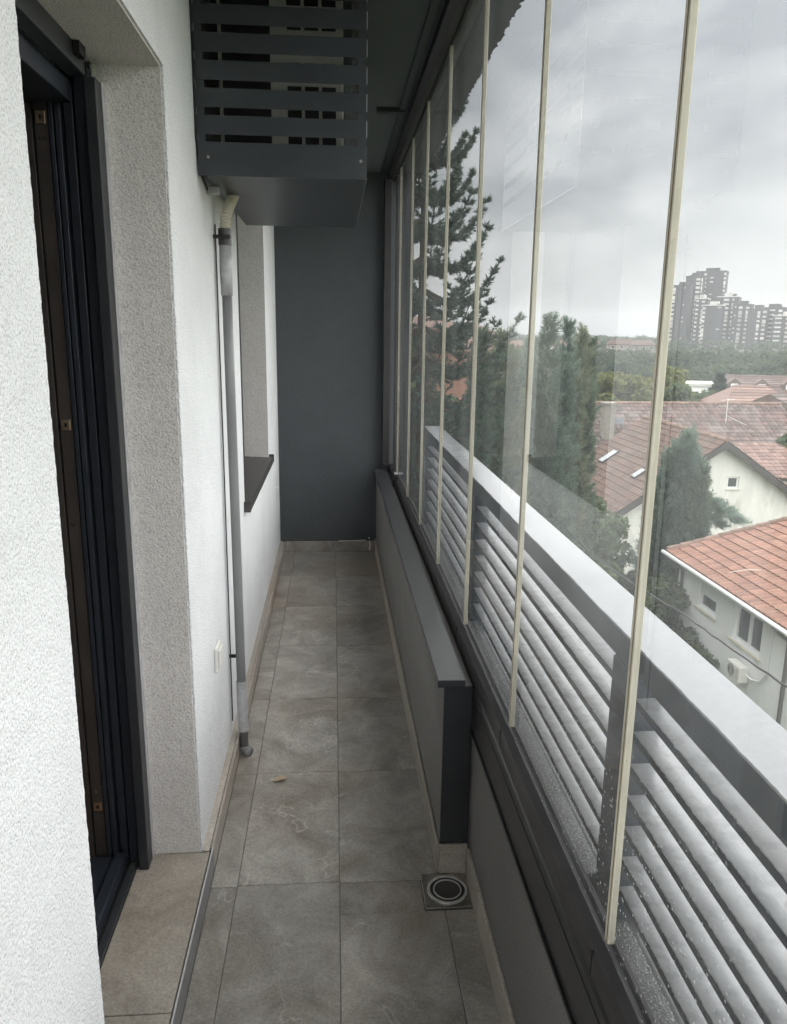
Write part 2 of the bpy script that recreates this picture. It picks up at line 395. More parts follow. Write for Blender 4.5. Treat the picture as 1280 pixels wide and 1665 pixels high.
M['grass'] = mat('garden_ground', (0.065, 0.095, 0.040), rough=0.95, var=0.3, vscale=0.6, col2=(0.15, 0.125, 0.09), c2scale=0.06, c2lo=0.5, c2hi=0.6)
M['cable'] = mat('black_cable', (0.018, 0.018, 0.02), rough=0.5)

# ---------------------------------------------------------------- mesh helpers
class MB:
    def __init__(s):
        s.v, s.f = [], []
    def add(s, vs, fs):
        o = len(s.v)
        s.v += [tuple(p) for p in vs]
        s.f += [tuple(i + o for i in f) for f in fs]
        return s
    def box(s, x0, x1, y0, y1, z0, z1, mtx=None):
        vs = [(x0, y0, z0), (x1, y0, z0), (x1, y1, z0), (x0, y1, z0), (x0, y0, z1), (x1, y0, z1), (x1, y1, z1), (x0, y1, z1)]
        if mtx is not None:
            vs = [tuple(mtx @ Vector(p)) for p in vs]
        return s.add(vs, [(3, 2, 1, 0), (4, 5, 6, 7), (0, 1, 5, 4), (1, 2, 6, 5), (2, 3, 7, 6), (3, 0, 4, 7)])
    def prism(s, poly, axis, a0, a1):
        """polygon (2-D) extruded along axis x, y or z"""
        def p3(p, a):
            return {'x': (a, p[0], p[1]), 'y': (p[0], a, p[1]), 'z': (p[0], p[1], a)}[axis]
        n = len(poly)
        vs = [p3(p, a0) for p in poly] + [p3(p, a1) for p in poly]
        fs = [tuple(range(n)), tuple(range(2 * n - 1, n - 1, -1))] + [(i, i + n, (i + 1) % n + n, (i + 1) % n) for i in range(n)]
        return s.add(vs, fs)
    def tube(s, pts, r, n=8, closed=False):
        pts = [Vector(p) for p in pts]
        rs = r if isinstance(r, (list, tuple)) else [r] * len(pts)
        vs, fs = [], []
        prev = None
        for i, p in enumerate(pts):
            d = (pts[min(i + 1, len(pts) - 1)] - pts[max(i - 1, 0)])
            d.normalize()
            ref = Vector((0, 0, 1)) if abs(d.z) < 0.95 else Vector((0, 1, 0))
            a = d.cross(ref).normalized() if prev is None else (prev - d * prev.dot(d)).normalized()
            prev = a
            b = d.cross(a)
            for k in range(n):
                t = 2 * math.pi * k / n
                vs.append(tuple(p + (a * math.cos(t) + b * math.sin(t)) * rs[i]))
        for i in range(len(pts) - 1):
            for k in range(n):
                fs.append((i * n + k, i * n + (k + 1) % n, (i + 1) * n + (k + 1) % n, (i + 1) * n + k))
        fs.append(tuple(range(n - 1, -1, -1)))
        fs.append(tuple((len(pts) - 1) * n + k for k in range(n)))
        return s.add(vs, fs)
    def ring(s, c, r0, r1, z0, z1, n=32):
        vs = []
        for k in range(n):
            t = 2 * math.pi * k / n
            ct, st = math.cos(t), math.sin(t)
            for (r, z) in ((r0, z0), (r1, z0), (r1, z1), (r0, z1)):
                vs.append((c[0] + r * ct, c[1] + r * st, z))
        fs = []
        for k in range(n):
            a, b = k * 4, ((k + 1) % n) * 4
            for j in range(4):
                j2 = (j + 1) % 4
                fs.append((a + j, b + j, b + j2, a + j2))
        return s.add(vs, fs)
    def disc(s, c, r, z0, z1, n=32):
        vs = [(c[0] + r * math.cos(2 * math.pi * k / n), c[1] + r * math.sin(2 * math.pi * k / n), z) for z in (z0, z1) for k in range(n)]
        fs = [tuple(range(n - 1, -1, -1)), tuple(range(n, 2 * n))] + [(k, (k + 1) % n, (k + 1) % n + n, k + n) for k in range(n)]
        return s.add(vs, fs)

def wloc(o):
    p = Vector((0, 0, 0))
    while o is not None:
        p = p + Vector(o.location)
        o = o.parent
    return p

def link(name, me, parent=None, at=(0, 0, 0)):
    o = bpy.data.objects.new(name, me)
    COL.objects.link(o)
    if parent is not None:
        o.parent = parent
    o.location = at
    return o

def mesh_of(name, verts, faces, m, smooth=False, fix=True):
    me = bpy.data.meshes.new(name)
    me.from_pydata(verts, [], faces)
    me.materials.append(m)
    if fix:
        import bmesh
        bm = bmesh.new(); bm.from_mesh(me)
        bmesh.ops.recalc_face_normals(bm, faces=bm.faces)
        bm.to_mesh(me); bm.free()
    if smooth:
        for p in me.polygons:
            p.use_smooth = True
    me.update()
    return me

def build(mb, name, m, parent=None, smooth=False, bevel=0.0, origin=None):
    """links the collected world-space shape as one mesh object; its origin is the parent's or `origin`"""
    base = wloc(parent)
    org = Vector(origin) if origin is not None else base
    me = mesh_of(name, [tuple(Vector(p) - org) for p in mb.v], mb.f, m, smooth)
    o = link(name, me, parent, org - base)
    if bevel:
        bv = o.modifiers.new('bevel', 'BEVEL')
        bv.width = bevel; bv.segments = 2; bv.limit_method = 'ANGLE'
    return o

def tag(o, label=None, cat=None, group=None, kind=None):
    for k, v in (('label', label), ('category', cat), ('group', group), ('kind', kind)):
        if v:
            o[k] = v
    return o

def thing(name, label, cat, loc, group=None):
    o = bpy.data.objects.new(name, None)
    COL.objects.link(o)
    o.empty_display_size = 0.1
    o.location = loc
    return tag(o, label, cat, group)

def bulk(name, V, F, m, parent=None, smooth=False):
    """mesh from numpy arrays; V in world space, F (n,3) or (n,4)"""
    me = bpy.data.meshes.new(name)
    V = np.asarray(V, dtype=np.float32) - np.array(wloc(parent), dtype=np.float32)
    F = np.asarray(F, dtype=np.int32)
    k = F.shape[1]
    me.vertices.add(len(V)); me.vertices.foreach_set('co', V.ravel())
    me.loops.add(F.size); me.loops.foreach_set('vertex_index', F.ravel())
    me.polygons.add(len(F))
    me.polygons.foreach_set('loop_start', np.arange(0, F.size, k, dtype=np.int32))
    me.polygons.foreach_set('loop_total', np.full(len(F), k, dtype=np.int32))
    me.polygons.foreach_set('use_smooth', np.full(len(F), bool(smooth)))
    me.materials.append(m)
    me.update(calc_edges=True)
    me.validate()
    return link(name, me, parent)

def ray(px, py):
    v = CAMR @ Vector(((px - 640) / FPX, -(py - 832.5) / FPX, -1.0))
    return v.normalized()
def at_y(px, py, y):
    v = ray(px, py); return Vector((0, 0, CAMH)) + v * (y / v.y)
def at_r(px, py, r):
    v = ray(px, py); return Vector((0, 0, CAMH)) + v * (r / math.hypot(v.x, v.y))

rng = np.random.default_rng(7)
random.seed(5)
# ================================================================ the balcony
XW = -0.400      # face of the white house wall
XP = 0.400       # inner face of the parapet
XG = 0.430       # glazing plane
YE = 5.60        # end wall
ZC = 2.665       # ceiling
Y0 = -2.4        # the balcony runs on behind the camera
ZG = -10.0       # garden level below

# ---- floor: grouted slab with one object per tile
floor = build(MB().box(XW - 0.3, 0.58, Y0, YE + 0.05, -0.22, -0.003), 'balcony_floor', M['grout'])
tag(floor, kind='structure')
def piece(name, sx, sy, sz, at, m, parent, cache={}):
    key = (name, round(sx, 4), round(sy, 4), round(sz, 4), m.name)
    if key not in cache:
        e = min(0.0015, sx * .2, sy * .2, sz * .2)
        mb = MB()
        a, b, c = sx / 2, sy / 2, sz / 2
        # box with a chamfered top rim
        vs = [(-a, -b, -c), (a, -b, -c), (a, b, -c), (-a, b, -c), (-a, -b, c - e), (a, -b, c - e), (a, b, c - e), (-a, b, c - e),
              (-a + e, -b + e, c), (a - e, -b + e, c), (a - e, b - e, c), (-a + e, b - e, c)]
        fs = [(3, 2, 1, 0), (8, 9, 10, 11)] + [(i, (i + 1) % 4, (i + 1) % 4 + 4, i + 4) for i in range(4)] + [(i + 4, (i + 1) % 4 + 4, (i + 1) % 4 + 8, i + 8) for i in range(4)]
        cache[key] = mesh_of(name, vs, fs, m)
    return link(name, cache[key], parent, Vector(at) - wloc(parent))
cols = [(-0.369, -0.293), (-0.291, 0.0090), (0.0110, 0.3090), (0.3110, 0.3965)]
for ci, (a, b) in enumerate(cols):
    y = 2.0 - 0.6 * 8
    k = 0
    while y < YE:
        y0, y1 = max(y, Y0), min(y + 0.598, YE - 0.012)
        off = 0.005 * (ci == 1)
        if y1 - y0 > 0.05:
            if ci == 3 and y0 > 1.95:      # under the boxed ledge
                pass
            elif ci == 3 and abs(y0 - 1.4) < 0.02:
                piece('floor_tile', b - a, 0.468, 0.009, ((a + b) / 2, y0 + 0.234, -0.0045), M['tile'], floor)
            elif ci == 2 and abs(y0 - 1.4) < 0.02:   # cut round the drain
                piece('floor_tile', b - a, 0.468, 0.009, ((a + b) / 2, y0 + 0.234, -0.0045), M['tile'], floor)
                piece('floor_tile', 0.2395, 0.127, 0.009, (a + 0.1198, y0 + 0.5325, -0.0045), M['tile'], floor)
            else:
                piece('floor_tile', b - a, y1 - y0, 0.009, ((a + b) / 2, (y0 + y1) / 2 + off, -0.0045 - 0.0004 * ((ci * 7 + k * 3) % 3)), M['tile'], floor)
        y += 0.6
        k += 1

# ---- floor drain
dr = thing('floor_drain', 'square steel floor drain with polished round grate beside the boxed ledge', 'floor drain', (0.327, 1.947, 0))
build(MB().box(0.2555, 0.3985, 1.876, 2.018, -0.006, 0.0015), 'drain_plate', M['steel'], dr, bevel=0.0008)
build(MB().ring((0.327, 1.947), 0.0515, 0.0590, 0.0016, 0.0050, 40), 'drain_rim', M['steel_ring'], dr)
build(MB().ring((0.327, 1.947), 0.042, 0.0518, 0.0016, 0.0022, 40), 'drain_slot', M['black'], dr)
build(MB().ring((0.327, 1.947), 0.038, 0.0422, 0.0016, 0.0048, 40), 'drain_ring', M['steel_ring'], dr)
build(MB().disc((0.327, 1.947), 0.0378, 0.0016, 0.0032, 40), 'drain_cover', M['sill_metal'], dr)

# ---- white wall with the door recess, the window opening and ragged stucco arrises
YD0, YD1, ZD = 1.130, 2.060, 2.215     # door recess
YW0, YW1, ZW0, ZW1 = 3.420, 4.740, 0.845, 2.35
ZS = 0.080                            # top of the step / skirting
wall = thing('house_wall', 'long white stuccoed house wall with a deep door recess on the left side of the balcony', 'wall', (XW, 2.0, 0))
def ragged_arris(y, z0, z1, sgn, thick=0.02):
    """vertical corner strip of stucco: its edge wanders by a grain or two"""
    n = int((z1 - z0) / 0.006)
    z = np.linspace(z0, z1, n)
    j = rng.normal(0, 0.0010, n)
    j = np.convolve(j, [0.25, 0.5, 0.25], 'same') + rng.normal(0, 0.0006, n)
    mb = MB()
    vs, fs = [], []
    for i in range(n):
        e = y + sgn * (0.0012 + j[i])
        vs += [(XW - 0.0015, y - sgn * thick, z[i]), (XW + 0.0012, e - sgn * 0.003, z[i]), (XW - 0.001, e, z[i]), (XW - 0.006, y + sgn * 0.0004, z[i]), (XW - 0.006, y - sgn * thick, z[i])]
    for i in range(n - 1):
        for k in range(5):
            k2 = (k + 1) % 5
            fs.append((i * 5 + k, i * 5 + k2, (i + 1) * 5 + k2, (i + 1) * 5 + k))
    return mb.add(vs, fs)
near = MB().box(XW - 0.30, XW, Y0, YD0, -0.2, ZC)
build(near, 'wall_face', M['stucco'], wall)
build(ragged_arris(YD0, 0.0, ZD, 1), 'stucco_corner', M['stucco'], wall)
far = MB()
far.box(XW - 0.17, XW, YD1, YW0, ZS, ZC)
far.box(XW - 0.17, XW, YW0, YW1, ZS, ZW0 - 0.004)
far.box(XW - 0.17, XW, YW0, YW1, ZW1, ZC)
far.box(XW - 0.17, XW, YW1, YE, ZS, ZC)
far.box(XW - 0.30, XW - 0.171, YD1 + 0.04, YE, -0.2, ZC)
far.box(XW - 0.30, XW - 0.0005, YD1 + 0.001, YE, -0.2, ZS - 0.001)
far.box(XW - 0.30, XW, YD0, YD1, ZD, ZC)
build(far, 'wall_face', M['stucco'], wall)
build(ragged_arris(YD1, ZS, ZD, -1), 'stucco_corner', M['stucco'], wall)
# plastered reveals of the door recess and of the window
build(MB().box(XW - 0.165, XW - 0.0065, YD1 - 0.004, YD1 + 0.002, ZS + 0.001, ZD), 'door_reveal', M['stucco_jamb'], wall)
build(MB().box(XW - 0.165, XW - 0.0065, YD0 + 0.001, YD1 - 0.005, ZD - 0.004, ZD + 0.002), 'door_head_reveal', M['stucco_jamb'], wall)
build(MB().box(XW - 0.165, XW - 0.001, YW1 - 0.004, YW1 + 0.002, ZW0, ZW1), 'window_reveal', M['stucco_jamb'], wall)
# window in the wall beyond the cooling unit
win = MB()
win.box(XW - 0.17, XW - 0.145, YW0 + 0.002, YW0 + 0.07, ZW0 + 0.01, ZW1)
win.box(XW - 0.17, XW - 0.145, YW1 - 0.07, YW1 - 0.005, ZW0 + 0.01, ZW1)
win.box(XW - 0.169, XW - 0.146, YW0 + 0.07, YW1 - 0.07, ZW0 + 0.01, ZW0 + 0.07)
win.box(XW - 0.169, XW - 0.146, YW0 + 0.07, YW1 - 0.07, ZW1 - 0.06, ZW1)
wf = build(win, 'window', M['anthracite'], wall)
build(MB().box(XW - 0.165, XW - 0.158, YW0 + 0.06, YW1 - 0.06, ZW0 + 0.05, ZW1 - 0.05), 'pane', M['house_glass'], wf)
sl = MB().prism([(XW - 0.165, ZW0 + 0.012), (XW + 0.022, ZW0 + 0.004), (XW + 0.028, ZW0 - 0.03), (XW + 0.024, ZW0 - 0.03), (XW + 0.019, ZW0), (XW - 0.165, ZW0 + 0.006)], 'y', YW0 - 0.03, YW1 + 0.03)
sl.box(XW - 0.02, XW + 0.030, YW1 + 0.0301, YW1 + 0.036, ZW0 - 0.03, ZW0 + 0.018)
sl.box(XW - 0.02, XW + 0.030, YW0 - 0.036, YW0 - 0.0301, ZW0 - 0.03, ZW0 + 0.018)
build(sl, 'window_sill', M['sill_metal'], wall, bevel=0.001)
# skirting tiles along the wall
y = YD1 + 0.0185
while y < YE - 0.02:
    y1 = min(y + 0.597, YE - 0.012)
    piece('skirting_tile', 0.0095, y1 - y, ZS - 0.002, (-0.3745, (y + y1) / 2, (ZS - 0.002) / 2), M['tile_skirt'], wall)
    y += 0.6
build(MB().prism([(XW, ZS - 0.002), (-0.380, ZS - 0.002), (XW, ZS + 0.004)], 'y', YD1 + 0.0005, YE), 'skirting_grout', M['tile_skirt'], wall)

# ---- door step
st = thing('door_step', 'raised tiled door step with a pale metal edge strip below the dark balcony door', 'door step', (-0.5, 1.6, 0))
build(MB().box(-0.70, -0.3745, Y0, YD1 - 0.002, -0.2, ZS - 0.010), 'step_body', M['grout'], st)
for (a, b) in ((-0.2, 0.297), (0.3, 0.897), (0.90, 1.492), (1.495, YD1 - 0.004)):
    piece('step_tile', 0.198, b - a, 0.0095, (-0.4765, (a + b) / 2, ZS - 0.0048), M['tile_step'], st)
build(MB().box(-0.3743, -0.3695, Y0, YD1 + 0.018, 0.0, ZS - 0.003), 'step_riser', M['riser'], st)
build(MB().box(-0.3735, -0.3688, Y0, YD1 + 0.018, ZS - 0.003, ZS + 0.0015), 'edge_strip', M['edge'], st, bevel=0.0008)

# ---- balcony door: fixed frame with its ribs, shutter guide, header, threshold rails
dd = thing('balcony_door_frame', 'open dark balcony door with a ribbed frame, shutter guide and threshold rails in the deep recess', 'door frame', (-0.6, 2.0, ZS))
zt = 2.165
build(MB().box(-0.566, -0.5395, 1.985, 2.052, ZS + 0.001, zt - 0.002), 'shutter_guide', M['anthracite'], dd, bevel=0.002)
build(MB().box(-0.5392, -0.5378, 2.03, 2.0555, ZS + 0.002, zt), 'sealant_bead', M['tape'], dd)
prof = [(-0.600, -0.5675, 2.022, 'navy'), (-0.6075, -0.6005, 2.045, 'black'), (-0.628, -0.608, 2.030, 'navy'), (-0.634, -0.6285, 2.046, 'black'),
        (-0.648, -0.6345, 2.020, 'navy'), (-0.653, -0.6485, 2.040, 'black'), (-0.664, -0.6535, 2.026, 'navy'), (-0.668, -0.6645, 2.042, 'black'),
        (-0.700, -0.6685, 2.034, 'brown_frame'), (-0.705, -0.7005, 2.045, 'black'), (-0.790, -0.7055, 2.036, 'brown_frame')]
for (a, b, yf, m) in prof:
    build(MB().box(a, b, yf, 2.095, ZS + 0.001, zt + 0.03), 'frame_rib' if m == 'navy' else ('frame_groove' if m == 'black' else 'frame_face'), M[m], dd, bevel=0.0015 if m != 'black' else 0)
for z, s in ((2.085, 1), (1.362, 1), (0.262, 1)):
    k = build(MB().box(-0.695, -0.672, 2.028, 2.0339, z - 0.014, z + 0.014), 'striker_plate', M['brass'], dd, bevel=0.001)
    build(MB().box(-0.686, -0.680, 2.0272, 2.0279, z - 0.005, z + 0.005), 'striker_hole', M['black'], k)
for z in (2.04, 1.10, 0.31):
    build(MB().tube([(-0.684, 2.030, z), (-0.684, 2.0339, z)], 0.005, 12), 'screw_head', M['steel'], dd)
# header (bottom rail of the roller shutter box) and the frame head behind it
build(MB().box(-0.60, -0.560, YD0 - 0.02, 1.984, zt - 0.002, ZD + 0.08), 'header', M['anthracite_ac'], dd, bevel=0.003)
build(MB().box(-0.559, -0.545, 1.90, 1.945, zt + 0.020, zt + 0.045), 'stop_block', M['black'], dd)
build(MB().box(-0.79, -0.605, YD0 - 0.02, 2.019, zt - 0.05, zt - 0.003), 'frame_head', M['navy'], dd, bevel=0.003)
# threshold rails
build(MB().box(-0.597, -0.5765, YD0 - 0.05, 1.9845, ZS + 0.0005, ZS + 0.010), 'threshold_rail', M['anthracite_ac'], dd, bevel=0.001)
build(MB().box(-0.640, -0.609, YD0 - 0.05, 2.0195, ZS + 0.0005, ZS + 0.038), 'threshold_rail', M['navy'], dd, bevel=0.002)
build(MB().box(-0.608, -0.598, YD0 - 0.05, 2.0215, ZS + 0.0004, ZS + 0.003), 'threshold_groove', M['black'], dd)
build(MB().box(-0.72, -0.6415, YD0 - 0.05, 2.018, ZS + 0.0005, ZS + 0.026), 'threshold_rail', M['navy'], dd, bevel=0.002)
# the dark room behind the door
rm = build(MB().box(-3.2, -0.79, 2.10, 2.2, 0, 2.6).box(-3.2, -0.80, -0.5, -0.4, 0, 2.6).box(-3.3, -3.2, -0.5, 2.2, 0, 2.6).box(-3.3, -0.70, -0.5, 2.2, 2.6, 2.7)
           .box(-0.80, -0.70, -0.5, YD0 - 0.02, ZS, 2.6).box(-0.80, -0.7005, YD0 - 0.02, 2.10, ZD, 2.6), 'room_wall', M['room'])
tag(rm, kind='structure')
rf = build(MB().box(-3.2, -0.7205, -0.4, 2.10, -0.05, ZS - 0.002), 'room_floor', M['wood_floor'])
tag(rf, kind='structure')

# ---- end wall, ceiling
ew = thing('end_wall', 'dark anthracite end wall closing the far end of the narrow balcony', 'wall', (0, YE, 0))
build(MB().box(XW - 0.3, 0.56, YE, YE + 0.2, -0.2, ZC), 'wall_face', M['stucco_dark'], ew)
for (a, b) in ((-0.369, -0.012), (-0.009, 0.299)):
    piece('skirting_tile', b - a, 0.0095, ZS, ((a + b) / 2, YE - 0.0055, ZS / 2), M['tile'], ew)
ceil = build(MB().box(XW - 0.3, 0.618, Y0, YE + 0.2, ZC, ZC + 0.24), 'ceiling', M['stucco_soffit'])
tag(ceil, kind='structure')
# ragged render drip along the outer edge of the slab
n = 900
yy = np.linspace(Y0, YE + 0.2, n)
jj = np.convolve(rng.normal(0, 0.006, n), [0.2, 0.6, 0.2], 'same')
V, F = [], []
for i in range(n):
    V += [(0.6, yy[i], ZC - 0.001), (0.622 + jj[i], yy[i], ZC - 0.002), (0.619, yy[i], ZC + 0.02)]
for i in range(n - 1):
    F += [(i * 3, i * 3 + 1, i * 3 + 4, i * 3 + 3), (i * 3 + 1, i * 3 + 2, i * 3 + 5, i * 3 + 4)]
o = bulk('render_edge', V, F, M['stucco_soffit'], ceil)
br = build(MB().box(0.215, 0.352, 4.06, 4.115, ZC - 0.020, ZC - 0.0005), 'ceiling_bracket', M['anthracite'], bevel=0.002, origin=(0.29, 4.09, ZC))
tag(br, 'short dark metal stay fixed across the ceiling next to the glazing track', 'bracket')

# ---- parapet with its skirting, the boxed ledge on it, the wet outer sill
pp = thing('parapet', 'low grey parapet wall under the glazing with a wet dark metal sill outside', 'parapet', (0.48, 2, 0))
build(MB().box(XP, 0.4460, Y0, YE - 0.001, -0.2, 0.565).box(0.4465, 0.695, Y0, 5.215, -0.2, 0.318), 'parapet_face', M['parapet'], pp)
y = Y0 + 0.02
while y < 2.0:
    y1 = min(y + 0.597, 2.0)
    piece('skirting_tile', 0.009, y1 - y, 0.10, (0.3953, (y + y1) / 2, 0.05), M['tile_skirt'], pp)
    y += 0.6
# sill sheet outside: rough, drop covered strip by the glass, smooth strip, drip edge with a painted puddle gleam
YR = 5.215       # the outer ledge and its railing stop at the balcony's corner post
build(MB().box(0.4465, 0.640, Y0, YR, 0.3185, 0.342), 'sill_sheet', M['sill_wet'], pp)
build(MB().box(0.6402, 0.696, Y0, YR, 0.3185, 0.3408), 'sill_sheet', M['sill_wet2'], pp)
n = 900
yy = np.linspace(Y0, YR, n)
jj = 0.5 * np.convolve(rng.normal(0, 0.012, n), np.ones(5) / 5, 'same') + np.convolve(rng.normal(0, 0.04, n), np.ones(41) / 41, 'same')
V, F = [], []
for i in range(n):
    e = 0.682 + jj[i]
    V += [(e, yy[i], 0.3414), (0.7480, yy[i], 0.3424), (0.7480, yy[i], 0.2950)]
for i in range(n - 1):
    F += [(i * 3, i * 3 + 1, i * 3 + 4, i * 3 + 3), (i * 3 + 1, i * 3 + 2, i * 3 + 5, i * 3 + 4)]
bulk('drip_edge_gleam', V, F, M['sky_lit_top'], pp)  # pale colour and ragged rim paint the sky mirrored in water
lg = thing('boxed_ledge', 'waist-low grey boxed ledge with a dark metal cap standing against the parapet', 'ledge', (0.35, 3.8, 0))
build(MB().box(0.3125, 0.3965, 2.0365, YE - 0.001, 0.10, 0.611), 'ledge_front', M['parapet'], lg)
build(MB().box(0.3135, 0.3962, 2.0300, 2.0363, 0.10, 0.611), 'ledge_end', M['anthracite'], lg)
build(MB().box(0.294, 0.3740, 2.024, YE - 0.001, 0.6115, 0.6345), 'ledge_cap', M['ledge_cap'], lg, bevel=0.002)
y = 2.028
while y < YE - 0.03:
    y1 = min(y + 0.597, YE - 0.012)
    piece('skirting_tile', 0.0095, y1 - y, 0.0985, (0.3070, (y + y1) / 2, 0.0493), M['tile_skirt'], lg)
    y += 0.6
piece('skirting_tile', 0.0850, 0.0095, 0.0985, (0.3545, 2.0245, 0.0493), M['tile_skirt'], lg)

# ---- glazing: fixed frame, then one thing per sliding glass panel
ZB, ZT = 0.668, 2.612
gf = thing('glazing_track', 'dark aluminium track frame holding the row of frameless glass panels', 'frame', (XG, 2, ZB))
fb = MB()
fb.prism([(0.3975, 0.474), (0.400, 0.474), (0.400, 0.566), (0.4460, 0.578), (0.4460, 0.666), (0.4375, 0.668), (0.4375, 0.655), (0.4225, 0.655), (0.4225, 0.668), (0.4040, 0.661), (0.4015, 0.640), (0.4015, 0.612), (0.3975, 0.606)], 'y', Y0, YE - 0.001)
build(fb, 'bottom_track', M['rail_frame'], gf, bevel=0.0012)
build(MB().box(0.3955, 0.3973, Y0, 2.02, 0.5805, 0.5835), 'track_lip', M['ledge_cap'], gf)
build(MB().box(0.3925, 0.3973, Y0, 2.02, 0.4700, 0.4800), 'track_lip', M['black'], gf)
tt = MB()
tt.prism([(0.372, ZC - 0.0005), (0.372, ZC - 0.040), (0.398, ZC - 0.052), (0.4225, ZC - 0.052), (0.4225, ZC - 0.03), (0.4375, ZC - 0.03), (0.4375, ZC - 0.056), (0.4480, ZC - 0.056), (0.4480, ZC - 0.0005)], 'y', Y0, YE - 0.001)
build(tt, 'top_track', M['rail_frame'], gf, bevel=0.0012)
build(MB().box(0.325, 0.352, Y0, YE - 0.001, ZC - 0.011, ZC - 0.0006), 'ceiling_strip', M['anthracite_ac'], gf, bevel=0.002)
build(MB().box(0.352, 0.402, YE - 0.065, YE - 0.002, ZB - 0.005, ZC - 0.055), 'end_post', M['rail_frame'], gf, bevel=0.002)
build(MB().box(0.416, 0.4455, 5.345, 5.372, ZB, ZT), 'end_post', M['rail_frame'], gf, bevel=0.001)
for y in (1.002, 1.692, 2.372):
    build(MB().box(0.4005, 0.4036, y - 0.004, y - 0.001, 0.604, 0.660), 'track_joint', M['black'], gf)
joints = [-1.76, -1.07, -0.38, 0.312, 1.004, 1.692, 2.372, 3.058, 3.738, 4.410, 5.150]
names = ['behind the viewer', 'behind the viewer, nearer', 'level with the viewer', 'widest in the picture, cut by its right border', 'second widest, with the grey housing blocks behind its edge',
         'third from the open end, with the brown gabled house behind it', 'fourth from the open end, with the cypress group behind it', 'fifth from the open end, with the dark cypress behind it',
         'sixth from the open end, with the spruce branches behind it', 'seventh from the open end, hazy with reflections', 'narrow last one beside the dark end post']
ord_ = ['eighth', 'seventh']
labels = {
    3: 'nearest glass panel, cut off by the border, with the grey tower blocks behind it',
    4: 'glass panel left of the thickest beige seal, showing brown roofs',
    5: 'glass panel showing the tall bluish cypress group between two beige edge seals',
    6: 'glass panel showing the dark cypress and the drooping spruce branch tip',
    7: 'slim glass panel showing the upper spruce branches and the red brick house',
    8: 'slim hazy glass panel between the spruce panel and the misty far panels',
    9: 'very slim milky glass panel, second from the dark end post',
    10: 'narrowest glass strip next to the dark post at the far end wall'}
for i in range(len(joints)):
    a = joints[i]
    b = joints[i + 1] if i + 1 < len(joints) else 5.344
    if b < 0.35 and i < 3:
        lab = 'glass panel behind the viewer, one of those outside the picture'
        if i < 2: continue
    else:
        lab = labels[i]
    g = thing('glass_panel', lab, 'glass panel', (XG, a, ZB), 'frameless sliding glass panels')
    build(MB().box(XG - 0.004, XG + 0.004, a + 0.0078, b - 0.0067, ZB - 0.008, ZT + 0.012), 'pane', M['glass'], g)
    # edge seal over the pane joint: two pale lips with a smoked core
    build(MB().box(XG - 0.0050, XG + 0.0050, a - 0.0012, a + 0.0015, ZB, ZT), 'seal_core', M['seal_dark'], g)
    k = build(MB().box(XG - 0.0058, XG + 0.0058, a + 0.0017, a + 0.0075, ZB, ZT), 'edge_seal', M['seal'], g, bevel=0.0015)
    build(MB().box(XG - 0.0052, XG + 0.0058, a - 0.0064, a - 0.0014, ZB, ZT), 'edge_seal', M['seal'], g, bevel=0.0015)
# latch with its pull on the far panel
la = thing('glazing_latch', 'small black latch with a hanging pull on the bottom track near the end wall', 'latch', (0.41, 5.0, 0.66))
build(MB().box(0.400, 0.4215, 4.985, 5.02, 0.668, 0.695), 'latch_body', M['black'], la, bevel=0.003)
build(MB().tube([(0.398, 5.0, 0.682), (0.392, 4.995, 0.65), (0.391, 4.99, 0.585)], 0.004, 8), 'latch_pull', M['black'], la)
build(MB().box(0.3985, 0.4225, 4.985, 5.02, 0.696, 0.705), 'latch_cap', M['alu'], la)

# ---- outer railing: posts, wide handrail, one object per bar
rl = thing('balcony_railing', 'wet metal railing of stacked horizontal bars with a wide pale handrail outside the glass', 'railing', (0.66, 2.5, 0.342))
posts = [-0.400, 1.425, 3.250, 5.075]
for i, y in enumerate(posts):
    build(MB().box(0.6125, 0.6780, y, y + 0.119, 0.3435, 0.9170), 'railing_post', M['rail_dark'], rl, bevel=0.002)
    build(MB().box(0.6000, 0.6900, y - 0.015, y + 0.134, 0.3428, 0.3480), 'post_foot', M['rail_dark'], rl)
hb = MB().box(0.6125, 0.6190, Y0, YR, 0.9220, 0.9850).box(0.6191, 0.7195, Y0, YR, 0.9630, 0.9850)
build(hb, 'handrail', M['rail_dark'], rl, bevel=0.003)
nx, ny = 5, 900
V, F = [], []
ys = np.linspace(Y0, YR, ny)
wob = np.convolve(rng.normal(0, 0.0040, ny + 8), np.ones(9) / 9, 'valid') + rng.normal(0, 0.0005, ny)
for i in range(ny):
    for j, x in enumerate((0.6108 + wob[i] * 0.5, 0.6128 + wob[i] * 0.6, 0.665, 0.7200, 0.7218)):
        V.append((x, ys[i], (0.9855, 0.9885, 0.9893, 0.9885, 0.9640)[j]))
for i in range(ny - 1):
    for j in range(nx - 1):
        F.append((i * nx + j, i * nx + j + 1, (i + 1) * nx + j + 1, (i + 1) * nx + j))
bulk('handrail_lit_top', V, F, M['rail_top'], rl)  # pale colour paints the sky light on the dark handrail's top
bar_z = [0.396 + 0.0750 * k for k in range(7)]
spans = [(Y0, posts[0])] + [(posts[i] + 0.1195, posts[i + 1] - 0.0005) for i in range(3)]
